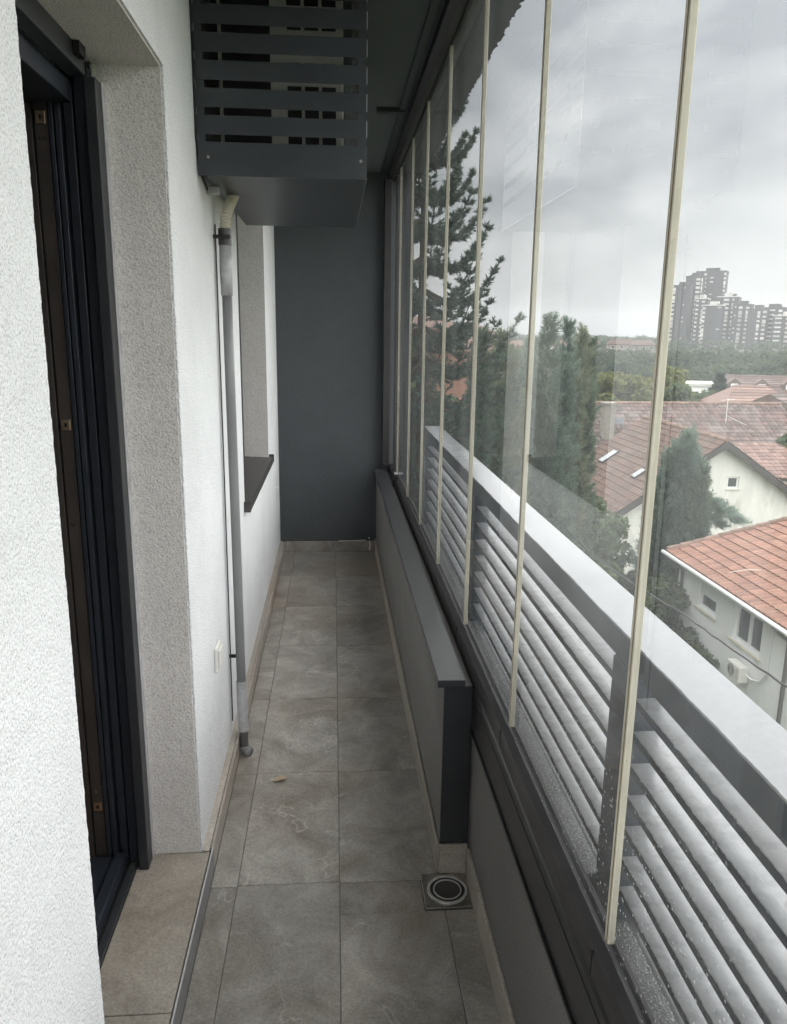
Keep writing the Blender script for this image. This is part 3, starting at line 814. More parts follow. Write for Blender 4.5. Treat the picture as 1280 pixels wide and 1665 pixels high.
for (a, b) in spans:
    for z in bar_z:
        rb_ = build(MB().box(0.6218, 0.6785, a, b, z + 0.004, z + 0.0228), 'railing_bar', M['rail_dark'], rl)  # shade on the bar's sides is put into this dark colour
        # the bar's wet top, sky light put into its pale colour, its inner edge uneven with hanging drops
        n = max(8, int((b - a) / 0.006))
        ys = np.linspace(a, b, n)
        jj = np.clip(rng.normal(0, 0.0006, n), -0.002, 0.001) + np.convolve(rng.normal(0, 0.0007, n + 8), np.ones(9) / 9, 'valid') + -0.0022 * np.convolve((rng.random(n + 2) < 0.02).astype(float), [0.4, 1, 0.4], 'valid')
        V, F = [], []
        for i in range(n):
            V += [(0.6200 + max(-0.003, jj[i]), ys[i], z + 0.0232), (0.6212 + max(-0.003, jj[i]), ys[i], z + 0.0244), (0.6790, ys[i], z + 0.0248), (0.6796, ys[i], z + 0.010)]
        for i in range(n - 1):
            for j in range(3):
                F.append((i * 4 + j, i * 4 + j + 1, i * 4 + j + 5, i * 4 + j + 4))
        bulk('bar_lit_top', V, F, M['sky_lit_top'], rb_)

# ---- cooling unit in its slatted housing
XA0, XA1, YA0, YA1, ZA0 = XW + 0.006, 0.100, 2.483, 3.580, 2.050
ah = thing('slatted_housing', 'dark slatted metal housing hung on the white wall under the ceiling', 'housing', ((XA0 + XA1) / 2, YA0, ZA0))
bt = MB().box(XA0 + 0.02, XA1, YA0 + 0.001, YA1, ZA0, ZA0 + 0.003)
build(bt, 'bottom_sheet', M['anthracite_ac'], ah)
build(MB().box(XA0, XA1 + 0.001, YA0 - 0.0015, YA0, ZA0 - 0.001, ZA0 + 0.092), 'fascia', M['anthracite_ac'], ah, bevel=0.0005)
build(MB().box(XA1, XA1 + 0.0015, YA0, YA1, ZA0, ZA0 + 0.092), 'fascia', M['anthracite_ac'], ah)
build(MB().box(XA1 + 0.0016, XA1 + 0.0024, YA0 - 0.001, YA1, ZA0 - 0.0005, ZA0 + 0.0015), 'fold_glint', M['alu'], ah)  # bright line painted for light along the folded edge
for x in (XA0 + 0.03, XA1 - 0.015):
    for z in (ZA0 + 0.05,):
        build(MB().tube([(x, YA0 - 0.0035, z), (x, YA0 - 0.0016, z)], 0.0045, 10), 'screw_head', M['steel'], ah)
z = ZA0 + 0.112
k = 0
while z < ZC - 0.02:
    z1 = min(z + 0.0515, ZC - 0.01)
    build(MB().box(XA0, XA1, YA0 - 0.0015, YA0, z, z1), 'slat', M['anthracite_ac'], ah)
    build(MB().box(XA1 - 0.0002, XA1 + 0.0015, YA0 - 0.0012, YA1, z + 0.001, z1 - 0.001), 'slat', M['anthracite_ac'], ah)
    build(MB().box(XA1 + 0.0016, XA1 + 0.0030, YA0 - 0.0016, YA0 + 0.004, z + 0.003, z1 - 0.003), 'slat_end_glint', M['alu'], ah)  # bright strip paints the light caught on the slat's edge
    z += 0.0725
    k += 1
for x in (XA0 + 0.002, XA1 - 0.024):
    build(MB().box(x, x + 0.022, YA0 + 0.0005, YA0 + 0.0045, ZA0 + 0.01, ZC - 0.002), 'upright', M['anthracite_ac'], ah)
build(MB().box(XA1 - 0.006, XA1 - 0.001, YA1 - 0.02, YA1, ZA0 + 0.01, ZC - 0.002), 'upright', M['anthracite_ac'], ah)
build(MB().box(XW + 0.0005, XW + 0.040, 2.655, 2.680, ZA0 - 0.024, ZA0 - 0.001), 'wall_bracket', M['tape'], ah, bevel=0.002)
build(MB().tube([(XW + 0.004, YA0 - 0.008, ZC - 0.002), (XW + 0.004, YA0 - 0.006, ZA0 + 0.10), (XW + 0.005, YA0 + 0.03, ZA0 + 0.02), (XW + 0.005, 2.65, ZA0 - 0.012)], 0.0035, 6), 'sealing_edge', M['black'], ah)
ac = thing('cooling_unit', 'grey air-conditioning outdoor unit with vent slots hidden behind the dark slats', 'air conditioner', (-0.15, 3.0, ZA0 + 0.02))
xa, xb, ya, yb, za, zb = XA0 + 0.055, XA1 - 0.065, YA0 + 0.10, YA1 - 0.12, ZA0 + 0.03, ZC - 0.03
build(MB().box(xa, xb, ya, yb, za, zb), 'casing', M['ac_body'], ac, bevel=0.006)
build(MB().box(xa + 0.012, xa + 0.155, ya - 0.002, ya - 0.0005, za + 0.02, zb - 0.02), 'coil_face', M['black'], ac)
for r in range(9):
    for c in range(3):
        build(MB().box(xa + 0.205 + c * 0.052, xa + 0.247 + c * 0.052, ya - 0.0025, ya - 0.0005, za + 0.012 + r * 0.0645, za + 0.052 + r * 0.0645), 'vent_slot', M['black'], ac)
build(MB().ring((0, 0), 0.17, 0.185, 0, 0.006, 32), 'fan_ring', M['black'], ac)
fr = [c for c in ac.children if c.name.startswith('fan_ring')][0]
fr.rotation_euler = (0, R_(90), 0)
for v in fr.data.vertices:
    v.co = v.co + wloc(ac)
fr.location = Vector((xb + 0.001, (ya + yb) / 2, (za + zb) / 2)) - wloc(ac)
build(MB().box(xa + 0.10, xa + 0.16, ya - 0.012, ya - 0.003, za - 0.012, za + 0.012), 'foot_bracket', M['white_plastic'], ac)
for zz in (0, 1, 2, 3, 4, 5, 6):
    build(MB().box(XA1 - 0.040, XA1 - 0.0245, YA0 + 0.006, YA0 + 0.03, ZA0 + 0.094 + zz * 0.0725, ZA0 + 0.110 + zz * 0.0725), 'slat_clip', M['sill_metal'], ah)

# ---- drain pipe of the unit
PX, PY = XW + 0.036, 2.79
cp = thing('condensate_pipe', 'grey plastic drain pipe running down the white wall from the slatted housing to the floor', 'pipe', (PX, PY, 0.0))
hp = [(PX + 0.028, PY + 0.05, ZA0 + 0.004), (PX + 0.016, PY + 0.03, ZA0 - 0.03), (PX + 0.004, PY + 0.008, ZA0 - 0.07), (PX, PY, ZA0 - 0.125)]
pts, rad = [], []
for i in range(len(hp) - 1):
    for t in np.linspace(0, 1, 13)[:-1]:
        pts.append(Vector(hp[i]).lerp(Vector(hp[i + 1]), float(t)))
        rad.append(0.0195 if len(pts) % 2 else 0.0150)
build(MB().tube(pts, rad, 12), 'corrugated_hose', M['hose'], cp)
build(MB().tube([(PX, PY, ZA0 - 0.165), (PX, PY, ZA0 - 0.112)], 0.0228, 16), 'coupling', M['sill_metal'], cp, smooth=False)
build(MB().tube([(PX, PY, ZA0 - 0.33), (PX - 0.001, PY, ZA0 - 0.24), (PX, PY, ZA0 - 0.166)], [0.0200, 0.0215, 0.0205], 14), 'tape_wrap', M['tape'], cp, smooth=True)
path = [(PX, PY, ZA0 - 0.331), (PX + 0.001, PY - 0.005, 1.4), (PX + 0.004, PY - 0.015, 0.9), (PX + 0.006, PY - 0.025, 0.42), (PX + 0.011, PY - 0.045, 0.034)]
build(MB().tube(path, 0.0172, 16), 'down_pipe', M['pvc_grey'], cp, smooth=True)
build(MB().tube([(PX + 0.0105, PY - 0.0445, 0.10), (PX + 0.0065, PY - 0.03, 0.30)], 0.0197, 16), 'pipe_sleeve', M['tape'], cp)
build(MB().tube([(PX + 0.011, PY - 0.045, 0.036), (PX + 0.013, PY - 0.047, 0.021), (PX + 0.024, PY - 0.056, 0.0175), (PX + 0.034, PY - 0.064, 0.0175)], 0.0188, 14), 'elbow', M['pvc_grey'], cp, smooth=True)
build(MB().tube([(XW + 0.006, PY - 0.012, ZA0 - 0.10), (XW + 0.007, PY - 0.022, 1.2), (XW + 0.006, PY - 0.04, 0.14)], 0.0024, 6), 'thin_cable', M['sill_metal'], cp)
for z in (ZA0 - 0.140, 0.40):
    build(MB().box(XW + 0.0005, PX + 0.021, PY - 0.028, PY - 0.0205, z - 0.006, z + 0.006), 'pipe_clip', M['black'], cp)
# ---- sockets, leaf, crumbs
so = thing('wall_socket', 'white surface-mounted socket on the white wall beside the grey drain pipe', 'socket', (XW, 2.465, 0.53))
build(MB().box(XW + 0.0005, XW + 0.012, 2.420, 2.505, 0.490, 0.575), 'socket_plate', M['white_plastic'], so, bevel=0.003)
build(MB().box(XW + 0.0122, XW + 0.019, 2.430, 2.495, 0.500, 0.565), 'socket_cover', M['white_plastic'], so, bevel=0.006)
s2 = thing('wall_switch', 'tiny white fitting low on the white wall close to the dark end wall', 'fitting', (XW, 5.3, 0.5))
build(MB().box(XW + 0.0005, XW + 0.010, 5.27, 5.35, 0.46, 0.55), 'fitting_plate', M['white_plastic'], s2, bevel=0.002)
V = []
lf = MB()
lp = [(-0.028, -0.003), (-0.016, -0.014), (0.004, -0.016), (0.022, -0.010), (0.029, 0.0), (0.018, 0.012), (0.0, 0.015), (-0.018, 0.011)]
c0 = (-0.205, 2.555)
vs = [(c0[0] + x, c0[1] + y, 0.004 + 0.006 * math.sin(40 * x) + abs(y) * 0.35) for x, y in lp] + [(c0[0], c0[1], 0.0035)]
vs2 = [(x, y, z - 0.0008) for x, y, z in vs]
fs = [(i, (i + 1) % 8, 8) for i in range(8)] + [((i + 1) % 8 + 9, i + 9, 17) for i in range(8)] + [(i, i + 9, (i + 1) % 8 + 9, (i + 1) % 8) for i in range(8)]
o = build(lf.add(vs + vs2, fs), 'dry_leaf', M['dry_leaf'], origin=(c0[0], c0[1], 0.0))
tag(o, 'curled tan dry leaf lying on a floor tile in mid balcony', 'leaf')
o = build(MB().tube([(0.03, YE - 0.016, 0.083), (0.10, YE - 0.017, 0.0835), (0.19, YE - 0.016, 0.087), (0.235, YE - 0.018, 0.088)], 0.0035, 6), 'pale_cord', M['hose'], origin=(0.13, YE - 0.016, 0.083))
tag(o, 'short pale cord lying on the skirting at the foot of the dark end wall', 'cord')
o = build(MB().tube([(0.262, YE - 0.016, 0.08), (0.268, YE - 0.022, 0.05), (0.262, YE - 0.028, 0.012)], 0.004, 6).tube([(0.258, YE - 0.012, 0.10), (0.262, YE - 0.014, 0.108)], 0.006, 6), 'wall_tap', M['alu'], origin=(0.262, YE, 0.08))
tag(o, 'tiny pale metal spout at the foot of the dark end wall near the ledge', 'spout')
o = bulk('floor_crumbs', *(lambda P: (np.concatenate([P + np.array(d) for d in ((-.0016, -.001, 0.0), (.0016, -.0012, 0.0), (.0002, .0016, 0.0), (0, 0, .0016))]).reshape(4, -1, 3).transpose(1, 0, 2).reshape(-1, 3),
      np.concatenate([np.array([[0, 1, 3], [1, 2, 3], [2, 0, 3]]) + 4 * i for i in range(len(P))])))(np.column_stack([np.where(rng.random(220) < 0.5, rng.uniform(-0.36, 0.29, 220), np.where(rng.random(220) < 0.5, -0.366 + np.abs(rng.normal(0, 0.02, 220)), 0.298 - np.abs(rng.normal(0, 0.02, 220)))), rng.uniform(1.5, 5.4, 220), np.full(220, 0.0005)])), M['hose'])
tag(o, kind='stuff')
# ---- the building below the balcony
fb = build(MB().box(-4.0, 0.67, Y0 - 3, YE + 6, ZG - 0.2, -0.2205), 'facade_below', M['concrete'])
tag(fb, 'plain grey lower storeys of the building below the balcony', 'building')
# ================================================================ outside: ground, houses, trees, towers
def ground_z(x, y):
    r = np.hypot(x, y)
    z = np.interp(r, [0, 60, 110, 200, 330, 480, 700, 1100, 2600], [ZG, ZG, -11.5, -12.5, -12, -8, -5.0, -3.0, 0.0])
    return z
gx = np.concatenate([np.linspace(-400, -20, 16), np.linspace(0, 120, 30), np.linspace(130, 700, 40), np.linspace(740, 2600, 24)])
gy = np.concatenate([np.linspace(-300, -10, 12), np.linspace(0, 120, 30), np.linspace(130, 900, 48), np.linspace(950, 2600, 22)])
GX, GY = np.meshgrid(gx, gy, indexing='ij')
GZ = ground_z(GX, GY) + 0.25 * np.sin(GX * 0.13) * np.cos(GY * 0.11) * (np.hypot(GX, GY) > 30)
idx = np.arange(GX.size).reshape(GX.shape)
F = np.stack([idx[:-1, :-1], idx[1:, :-1], idx[1:, 1:], idx[:-1, 1:]], -1).reshape(-1, 4)
o = bulk('ground', np.stack([GX, GY, GZ], -1).reshape(-1, 3), F, M['grass'], smooth=True)
tag(o, kind='structure')

# ---- tiled roof planes: every tile is a curved shell overlapping the next course
def tile_shell(w, l, n=5, amp=0.028, thick=0.034):
    """one roll tile in local axes: u across, v up the slope, w outward; 30-odd triangles"""
    us = np.linspace(0, w, n + 1)
    prof = amp * np.abs(np.sin(np.pi * np.linspace(0, 1, n + 1))) ** 0.8
    V = []
    for v, lift in ((0.0, thick), (l * 1.05, 0.0)):
        for u, p in zip(us, prof):
            V.append((u, v, lift + p))
    for u in us:
        V.append((u, 0.0, -0.004))
    k = n + 1
    F = [(i, i + 1, i + 1 + k, i + k) for i in range(n)] + [(2 * k + i, 2 * k + i + 1, i + 1, i) for i in range(n)]
    return np.array(V), np.array(F)

def roof_plane(p0, u, v, W, Ls, tw, tl, clip=None, jitter=0.004):
    """p0: lower corner at the eave, u: unit along the eave, v: unit up the slope; returns per-tile (origin) list and axes"""
    p0, u, v = Vector(p0), Vector(u).normalized(), Vector(v).normalized()
    w = u.cross(v).normalized()
    if w.z < 0: w = -w
    nu, nv = max(1, round(W / tw)), max(1, round(Ls / tl))
    tw, tl = W / nu, Ls / nv
    out = []
    for j in range(nv):
        for i in range(nu):
            c = ((i + 0.5) * tw, (j + 0.5) * tl)
            if clip and not clip(c[0], c[1]):
                continue
            out.append(p0 + u * (i * tw) + v * (j * tl) + w * float(rng.uniform(0, jitter)))
    return out, u, v, w, tw, tl

def roof_stuff(name, m, parent, planes, n=4, amp=0.03):
    VV, FF, c = [], [], 0
    for (p0, u, v, W, Ls, tw, tl, clip) in planes:
        pos, u, v, w, tw, tl = roof_plane(p0, u, v, W, Ls, tw, tl, clip)
        TV, TF = tile_shell(tw, tl, n, amp)
        A = np.array([u, v, w])
        T = TV @ A
        for p in pos:
            VV.append(T + np.array(p)); FF.append(TF + c); c += len(TV)
    o = bulk(name, np.concatenate(VV), np.concatenate(FF), m, parent)
    tag(o, kind='stuff')
    return o

def ridge_row(mb, a, b, r=0.11, step=0.38):
    a, b = Vector(a), Vector(b)
    n = max(1, int((b - a).length / step))
    for i in range(n):
        p, q = a.lerp(b, i / n), a.lerp(b, (i + 1.06) / n)
        mb.tube([p + Vector((0, 0, 0.012)), q], [r * 1.08, r * 0.95], 8)
    return mb

def window_unit(parent, m_at, w, h, mullions=1, shutter=0.0, sill=True, recess=0.16):
    """a window in local axes (x along the wall, y outward, z up), m_at maps it to the world"""
    def b(*a): return MB().box(*a, mtx=m_at)
    fw = 0.085 if recess > 0.13 else 0.06
    f = MB()
    f.box(0, fw, -recess, -recess + 0.05, 0, h, m_at).box(w - fw, w, -recess, -recess + 0.05, 0, h, m_at)
    f.box(fw, w - fw, -recess, -recess + 0.05, 0, fw, m_at).box(fw, w - fw, -recess, -recess + 0.05, h - fw, h, m_at)
    for k in range(mullions):
        x = w * (k + 1) / (mullions + 1)
        f.box(x - fw * 0.8, x + fw * 0.8, -recess, -recess + 0.055, fw, h - fw, m_at)
    wo = build(f, 'window', M['window_white'], parent)
    build(b(fw * 0.5, w - fw * 0.5, -recess + 0.01, -recess + 0.02, fw * 0.5, h - fw * 0.5), 'pane', M['house_glass'], wo)
    if shutter:
        build(b(fw * 0.3, w - fw * 0.3, -recess + 0.056, -recess + 0.075, h * (1 - shutter), h), 'shutter', M['window_white'], wo)
    if sill:
        build(b(-0.08, w + 0.08, -recess + 0.05, 0.07, -0.05, -0.003), 'sill', M['sill_cream'], wo)
    return wo

# ---- white house with the orange roof
hx, he = 10.92, -5.0
ya0, ya1 = 7.5, 22.45
sl = 0.25
A = thing('white_house', 'white rendered house with bright orange tiled roof, two windows and a wall-hung cooling unit', 'house', (14, 15, ZG))
# front wall with real openings
ops = [(20.20, 21.30, -6.28, -5.46), (17.78, 19.18, -6.46, -5.46)]
wl_ = MB()
ycut = sorted([ya0] + [v for o_ in ops for v in o_[:2]] + [ya1])
for a, b in zip(ycut[:-1], ycut[1:]):
    o_ = [q for q in ops if abs(q[0] - a) < 1e-6 and abs(q[1] - b) < 1e-6]
    if o_:
        wl_.box(hx, hx + 0.3, a, b, ZG, o_[0][2]).box(hx, hx + 0.3, a, b, o_[0][3], he - 0.01)
    else:
        wl_.box(hx, hx + 0.3, a, b, ZG, he - 0.01)
wl_.prism([(hx + 0.301, ZG), (18.0, ZG), (18.0, he), (14.4, he + sl * 3.5 - 0.1), (hx + 0.301, he - 0.02)], 'y', ya1 - 0.3, ya1)
wl_.box(17.7, 18.0, ya0, ya1 - 0.301, ZG, he)
build(wl_, 'wall', M['render_white'], A)
build(MB().box(hx + 0.32, hx + 0.5, ya0, ya1 - 0.31, ZG, he - 0.05), 'inner_wall', M['room'], A)
for q, mul, sh in ((ops[0], 0, 0.50), (ops[1], 1, 0.0)):
    mt = Matrix.Translation((hx, q[1], q[2])) @ Matrix(((0, -1, 0, 0), (-1, 0, 0, 0), (0, 0, 1, 0), (0, 0, 0, 1)))
    window_unit(A, mt, q[1] - q[0], q[3] - q[2], mul, sh, True, 0.15)
un = math.hypot(1, sl)
W, Ls = ya1 + 0.35 - 7.0, 4.2 * un
pos, u, v, w, tw, tl = roof_plane((10.47, ya1 + 0.35, he), (0, -1, 0), (1, 0, sl), W, Ls, 0.225, 0.36)
TV, TF = tile_shell(tw, tl, 5, 0.03)
AX = np.array([u, v, w])
tme = mesh_of('roof_tile', [tuple(p) for p in (TV @ AX)], [tuple(f) for f in TF], M['tile_orange'], smooth=False, fix=False)
rf_ = build(MB().prism([(10.5, he - 0.03), (14.6, he + sl * 4.1 - 0.03), (18.6, he - 0.06), (18.6, he - 0.12), (14.6, he + sl * 4.1 - 0.12), (10.5, he - 0.09)], 'y', 7.0, ya1 + 0.33), 'roof', M['wood_dark'], A)
def in_view(p):
    c = CAMR.transposed() @ (Vector(p) - Vector((0, 0, CAMH)))
    return c.z < 0 and -20 < 640 + FPX * c.x / -c.z < 1300
pos.sort(key=lambda p: (not in_view(p), (Vector(p) - Vector((0, 0, CAMH))).length))
for p in pos[:296]:
    link('roof_tile', tme, rf_, p - wloc(rf_))
rest = pos[296:]
T = TV @ AX
if rest:
    o = bulk('roof_tiles', np.concatenate([T + np.array(p) for p in rest]), np.concatenate([TF + i * len(TV) for i in range(len(rest))]), M['tile_orange'], rf_)
    tag(o, kind='stuff')
roof_stuff('roof_tiles', M['tile_orange'], rf_, [((18.66, 7.0, he - 0.03), (0, 1, 0), (-1, 0, sl * 1.0), W, 4.05 * un, 0.3, 0.36, None)])
rr = MB()
ridge_row(rr, (10.5, ya1 + 0.32, he + 0.05), (14.6, ya1 + 0.32, he + sl * 4.1 + 0.06), 0.085, 0.4)
ridge_row(rr, (14.6, ya1 + 0.3, he + sl * 4.1 + 0.06), (14.6, 7.0, he + sl * 4.1 + 0.06), 0.11, 0.4)
build(rr, 'verge_tiles', M['ridge'], rf_)
build(MB().tube([(10.42, ya1 + 0.45, he - 0.045), (10.42, 7.0, he - 0.06)], 0.062, 10), 'gutter', M['window_white'], A, smooth=True)
build(MB().box(10.49, 10.53, 7.0, ya1 + 0.33, he - 0.16, he - 0.035), 'fascia', M['window_white'], A)
build(MB().box(10.53, hx, 7.0, ya1 + 0.33, he - 0.16, he - 0.13), 'soffit', M['render_white'], A)
for yy_ in (ya1 - 0.12, 16.55):
    build(MB().tube([(10.42, yy_, he - 0.09), (10.62, yy_, he - 0.3), (hx - 0.05, yy_, he - 0.5), (hx - 0.05, yy_, ZG)], 0.05, 10), 'downpipe', M['pvc_grey'], A, smooth=True)
build(MB().tube([(hx - 0.045, ya1 + 0.03, he - 0.2), (hx - 0.045, ya1 + 0.03, ZG)], 0.05, 8), 'corner_strip', M['window_white'], A)
build(MB().tube([(11.0, 19.85, he + 0.20), (11.35, 19.6, he + 0.36), (11.62, 19.35, he + 0.42)], 0.012, 6), 'roof_cable', M['hose'], A)
au = thing('wall_cooling_unit', 'pale air-conditioning outdoor unit on the white wall under the double window of the orange-roofed house', 'air conditioner', (hx - 0.2, 18.35, -7.2))
ux0, ux1, uy0, uy1, uz0, uz1 = hx - 0.34, hx - 0.10, 18.02, 18.66, -7.26, -6.84
build(MB().box(ux0, ux1, uy0, uy1, uz0, uz1), 'casing', M['white_plastic'], au, bevel=0.015)
fr = MB()
for k in range(4):
    fr.ring((0, 0), 0.04 + 0.037 * k, 0.053 + 0.037 * k, 0, 0.012, 24)
fo = build(fr, 'fan_grille', M['pvc_grey'], au)
for v_ in fo.data.vertices: v_.co = v_.co + wloc(au)
fo.rotation_euler = (0, R_(-90), 0)
fo.location = Vector((ux0 - 0.001, uy1 - 0.23, (uz0 + uz1) / 2)) - wloc(au)
build(MB().box(ux0 - 0.002, ux0 - 0.0005, uy0 + 0.04, uy0 + 0.22, uz0 + 0.06, uz1 - 0.06), 'side_panel', M['ac_body'], au)
for yy_ in (uy0 + 0.12, uy1 - 0.12):
    build(MB().box(ux0 + 0.02, hx - 0.001, yy_ - 0.02, yy_ + 0.02, uz0 - 0.06, uz0 - 0.002), 'bracket', M['window_white'], au)
build(MB().tube([(ux1 - 0.05, uy0 - 0.005, uz0 + 0.22), (ux1, uy0 - 0.2, uz0 + 0.18), (hx - 0.04, 17.55, -7.0), (hx - 0.04, 17.32, -6.7), (hx - 0.04, 17.27, -5.35)], 0.028, 8), 'pipe_trunk', M['window_white'], au)

# ---- brown-roofed gabled house
gy0, gy1, rx, rz, ez = 35.3, 45.6, 18.75, -3.2, -6.85
xl, xr = 13.35, 24.2
s_ = (rz - ez) / (rx - xl)
B = thing('gabled_house', 'stained white gabled house with a big brown tiled roof, skylights and a small attic window', 'house', (18.8, 40, ZG))
gw = gy0 + 0.45
def zroof(x): return rz - abs(x - rx) * s_ - 0.16
ax0, ax1, az0, az1 = 19.20, 19.80, -5.62, -5.02
wb = MB()
def gable_strip(x0, x1, zb0, zt=None):
    pts = [(x0, zb0), (x1, zb0)]
    if zt is None:
        pts += [(x1, zroof(x1))] + ([(rx, zroof(rx))] if x0 < rx < x1 else []) + [(x0, zroof(x0))]
    else:
        pts += [(x1, zt), (x0, zt)]
    wb.prism(pts, 'y', gw, gw + 0.3)
gable_strip(14.05, ax0, ZG); gable_strip(ax1, 23.5, ZG); gable_strip(ax0, ax1, ZG, az0); gable_strip(ax0, ax1, az1)
wb.box(14.05, 14.35, gw + 0.301, gy1 - 0.4, ZG, zroof(14.05)).box(23.2, 23.5, gw + 0.301, gy1 - 0.4, ZG, zroof(23.5))
wb.prism([(14.05, ZG), (23.5, ZG), (23.5, zroof(23.5)), (rx, zroof(rx)), (14.05, zroof(14.05))], 'y', gy1 - 0.7, gy1 - 0.4)
build(wb, 'wall', M['render_stained'], B)
mt = Matrix.Translation((ax0, gw, az0)) @ Matrix(((1, 0, 0, 0), (0, -1, 0, 0), (0, 0, 1, 0), (0, 0, 0, 1)))
window_unit(B, mt, ax1 - ax0, az1 - az0, 0, 0, True, 0.14)
un = math.hypot(1, s_)
rb = build(MB().prism([(xl + 0.05, ez - 0.03), (rx, rz - 0.04), (xr - 0.05, rz - (xr - rx) * s_ - 0.02), (xr - 0.05, rz - (xr - rx) * s_ - 0.12), (rx, rz - 0.16), (xl + 0.05, ez - 0.13)], 'y', gy0 + 0.02, gy1), 'roof', M['wood_dark'], B)
roof_stuff('roof_tiles', M['tile_brown'], rb, [((xl, gy1, ez), (0, -1, 0), (1, 0, s_), gy1 - gy0, (rx - xl) * un, 0.30, 0.40, None),
                                               ((xr, gy0, rz - (xr - rx) * s_), (0, 1, 0), (-1, 0, s_), gy1 - gy0, (xr - rx) * un, 0.30, 0.40, None)], 4, 0.045)
rr = MB(); ridge_row(rr, (rx, gy0, rz + 0.03), (rx, gy1, rz + 0.03), 0.12, 0.4)
build(rr, 'ridge_tiles', M['ridge'], rb)
bb = MB()
for sgn, xe in ((-1, xl), (1, xr)):
    a, b = Vector((rx, gy0 - 0.02, rz - 0.02)), Vector((xe, gy0 - 0.02, rz - abs(xe - rx) * s_ - 0.02))
    bb.add([a, b, b + Vector((0, 0, -0.34)), a + Vector((0, 0, -0.34)), a + Vector((0, .035, 0)), b + Vector((0, .035, 0)), b + Vector((0, .035, -0.34)), a + Vector((0, .035, -0.34))],
           [(0, 1, 2, 3), (7, 6, 5, 4), (0, 4, 5, 1), (1, 5, 6, 2), (2, 6, 7, 3), (3, 7, 4, 0)])
build(bb, 'bargeboard', M['wood_dark'], B)
build(MB().tube([(xl - 0.05, gy0, ez - 0.08), (xl - 0.05, gy1, ez - 0.08)], 0.075, 8), 'gutter', M['window_white'], B)
def skylight(x, yc, wid, ln):
    u = Vector((0, 1, 0)); vv = Vector((1, 0, s_)).normalized(); n = vv.cross(u).normalized()
    if n.z < 0: n = -n
    c = Vector((x, yc, rz - (rx - x) * s_))
    mtx = Matrix((( u.x, vv.x, n.x, c.x), (u.y, vv.y, n.y, c.y), (u.z, vv.z, n.z, c.z), (0, 0, 0, 1)))
    sk = build(MB().box(-wid / 2, wid / 2, -ln / 2, ln / 2, 0.02, 0.14, mtx), 'skylight', M['wood_dark'], B)
    build(MB().box(-wid / 2 + 0.06, wid / 2 - 0.06, -ln / 2 + 0.06, ln / 2 - 0.06, 0.1405, 0.15, mtx), 'pane', M['rail_top'], sk)
def on_left_slope(px, py):
    d = ray(px, py); n = Vector((-s_, 0, 1)); p = Vector((rx, 0, rz)); o_ = Vector((0, 0, CAMH))
    return o_ + d * ((p - o_).dot(n) / d.dot(n))
for px, py, ln in ((991, 744, 1.15), (1040, 772, 0.75)):
    p = on_left_slope(px, py)
    skylight(p.x, p.y, 0.75 if ln > 1 else 0.6, ln)

# ---- long house with weathered roof behind it, and its low wing
cy0, cyr, cz, cez = 48.2, 53.0, -3.0, -5.75
cx0, cx1 = 15.5, 31.8
Cc = thing('long_house', 'long house with a weathered rose-grey tiled roof, broad chimney and thin antenna mast', 'house', (24, 53, ZG))
s2_ = (cz - cez) / (cyr - cy0)
un = math.hypot(1, s2_)
build(MB().box(cx0 + 0.4, cx1 - 0.4, cy0 + 0.5, 57.3, ZG, cez + 0.1).prism([(cy0 + 0.5, cez + 0.1), (57.3, cez + 0.1), (cyr, cz - 0.2)], 'x', cx0 + 0.4, cx1 - 0.4), 'wall', M['render_yellow'], Cc)
rc = build(MB().prism([(cy0 + 0.05, cez - 0.02), (cyr, cz - 0.03), (57.75, cez - 0.02), (57.75, cez - 0.14), (cyr, cz - 0.16), (cy0 + 0.05, cez - 0.14)], 'x', cx0, cx1), 'roof', M['wood_dark'], Cc)
roof_stuff('roof_tiles', M['tile_rose'], rc, [((cx0, cy0, cez), (1, 0, 0), (0, 1, s2_), cx1 - cx0, (cyr - cy0) * un, 0.34, 0.42, None),
                                              ((cx1, 57.8, cez), (-1, 0, 0), (0, -1, s2_), cx1 - cx0, (cyr - cy0) * un, 0.34, 0.42, None)], 4, 0.06)
rr = MB(); ridge_row(rr, (cx0, cyr, cz + 0.04), (cx1, cyr, cz + 0.04), 0.13, 0.42)
build(rr, 'ridge_tiles', M['ridge'], rc)
p = at_y(988, 690, 49.6)
ch = build(MB().box(p.x - 0.36, p.x + 0.36, 49.3, 50.0, -5.6, -2.75), 'chimney', M['chimney'], Cc)
build(MB().box(p.x - 0.42, p.x + 0.42, 49.22, 50.08, -2.7495, -2.62), 'chimney_cap', M['chimney'], ch)
p = at_y(1180, 690, 51.0)
build(MB().tube([(p.x, 51.0, -4.3), (p.x - 0.02, 51.0, -2.4)], 0.03, 6).tube([(p.x - 0.45, 51.0, -2.55), (p.x + 0.45, 51.0, -2.5)], 0.015, 5).tube([(p.x, 51.0, -3.6), (p.x + 2.2, 50.6, -4.6)], 0.015, 5), 'antenna', M['alu'], Cc)
p = at_y(1004, 682, 50.2)
build(MB().box(p.x - 0.35, p.x + 0.35, 49.9, 50.6, p.z - 0.3, p.z + 0.10), 'skylight', M['rail_top'], Cc)
LW = thing('low_wing', 'low annex with a small orange tiled roof behind the gabled house', 'annex', (27.5, 45, ZG))
s3_ = 0.42
lx0, lx1, ly0, lyr, lze = 24.4, 29.6, 42.3, 46.0, -6.35
un = math.hypot(1, s3_)
build(MB().box(lx0 + 0.3, lx1 - 0.3, ly0 + 0.4, 48.0, ZG, lze), 'wall', M['render_stained'], LW)
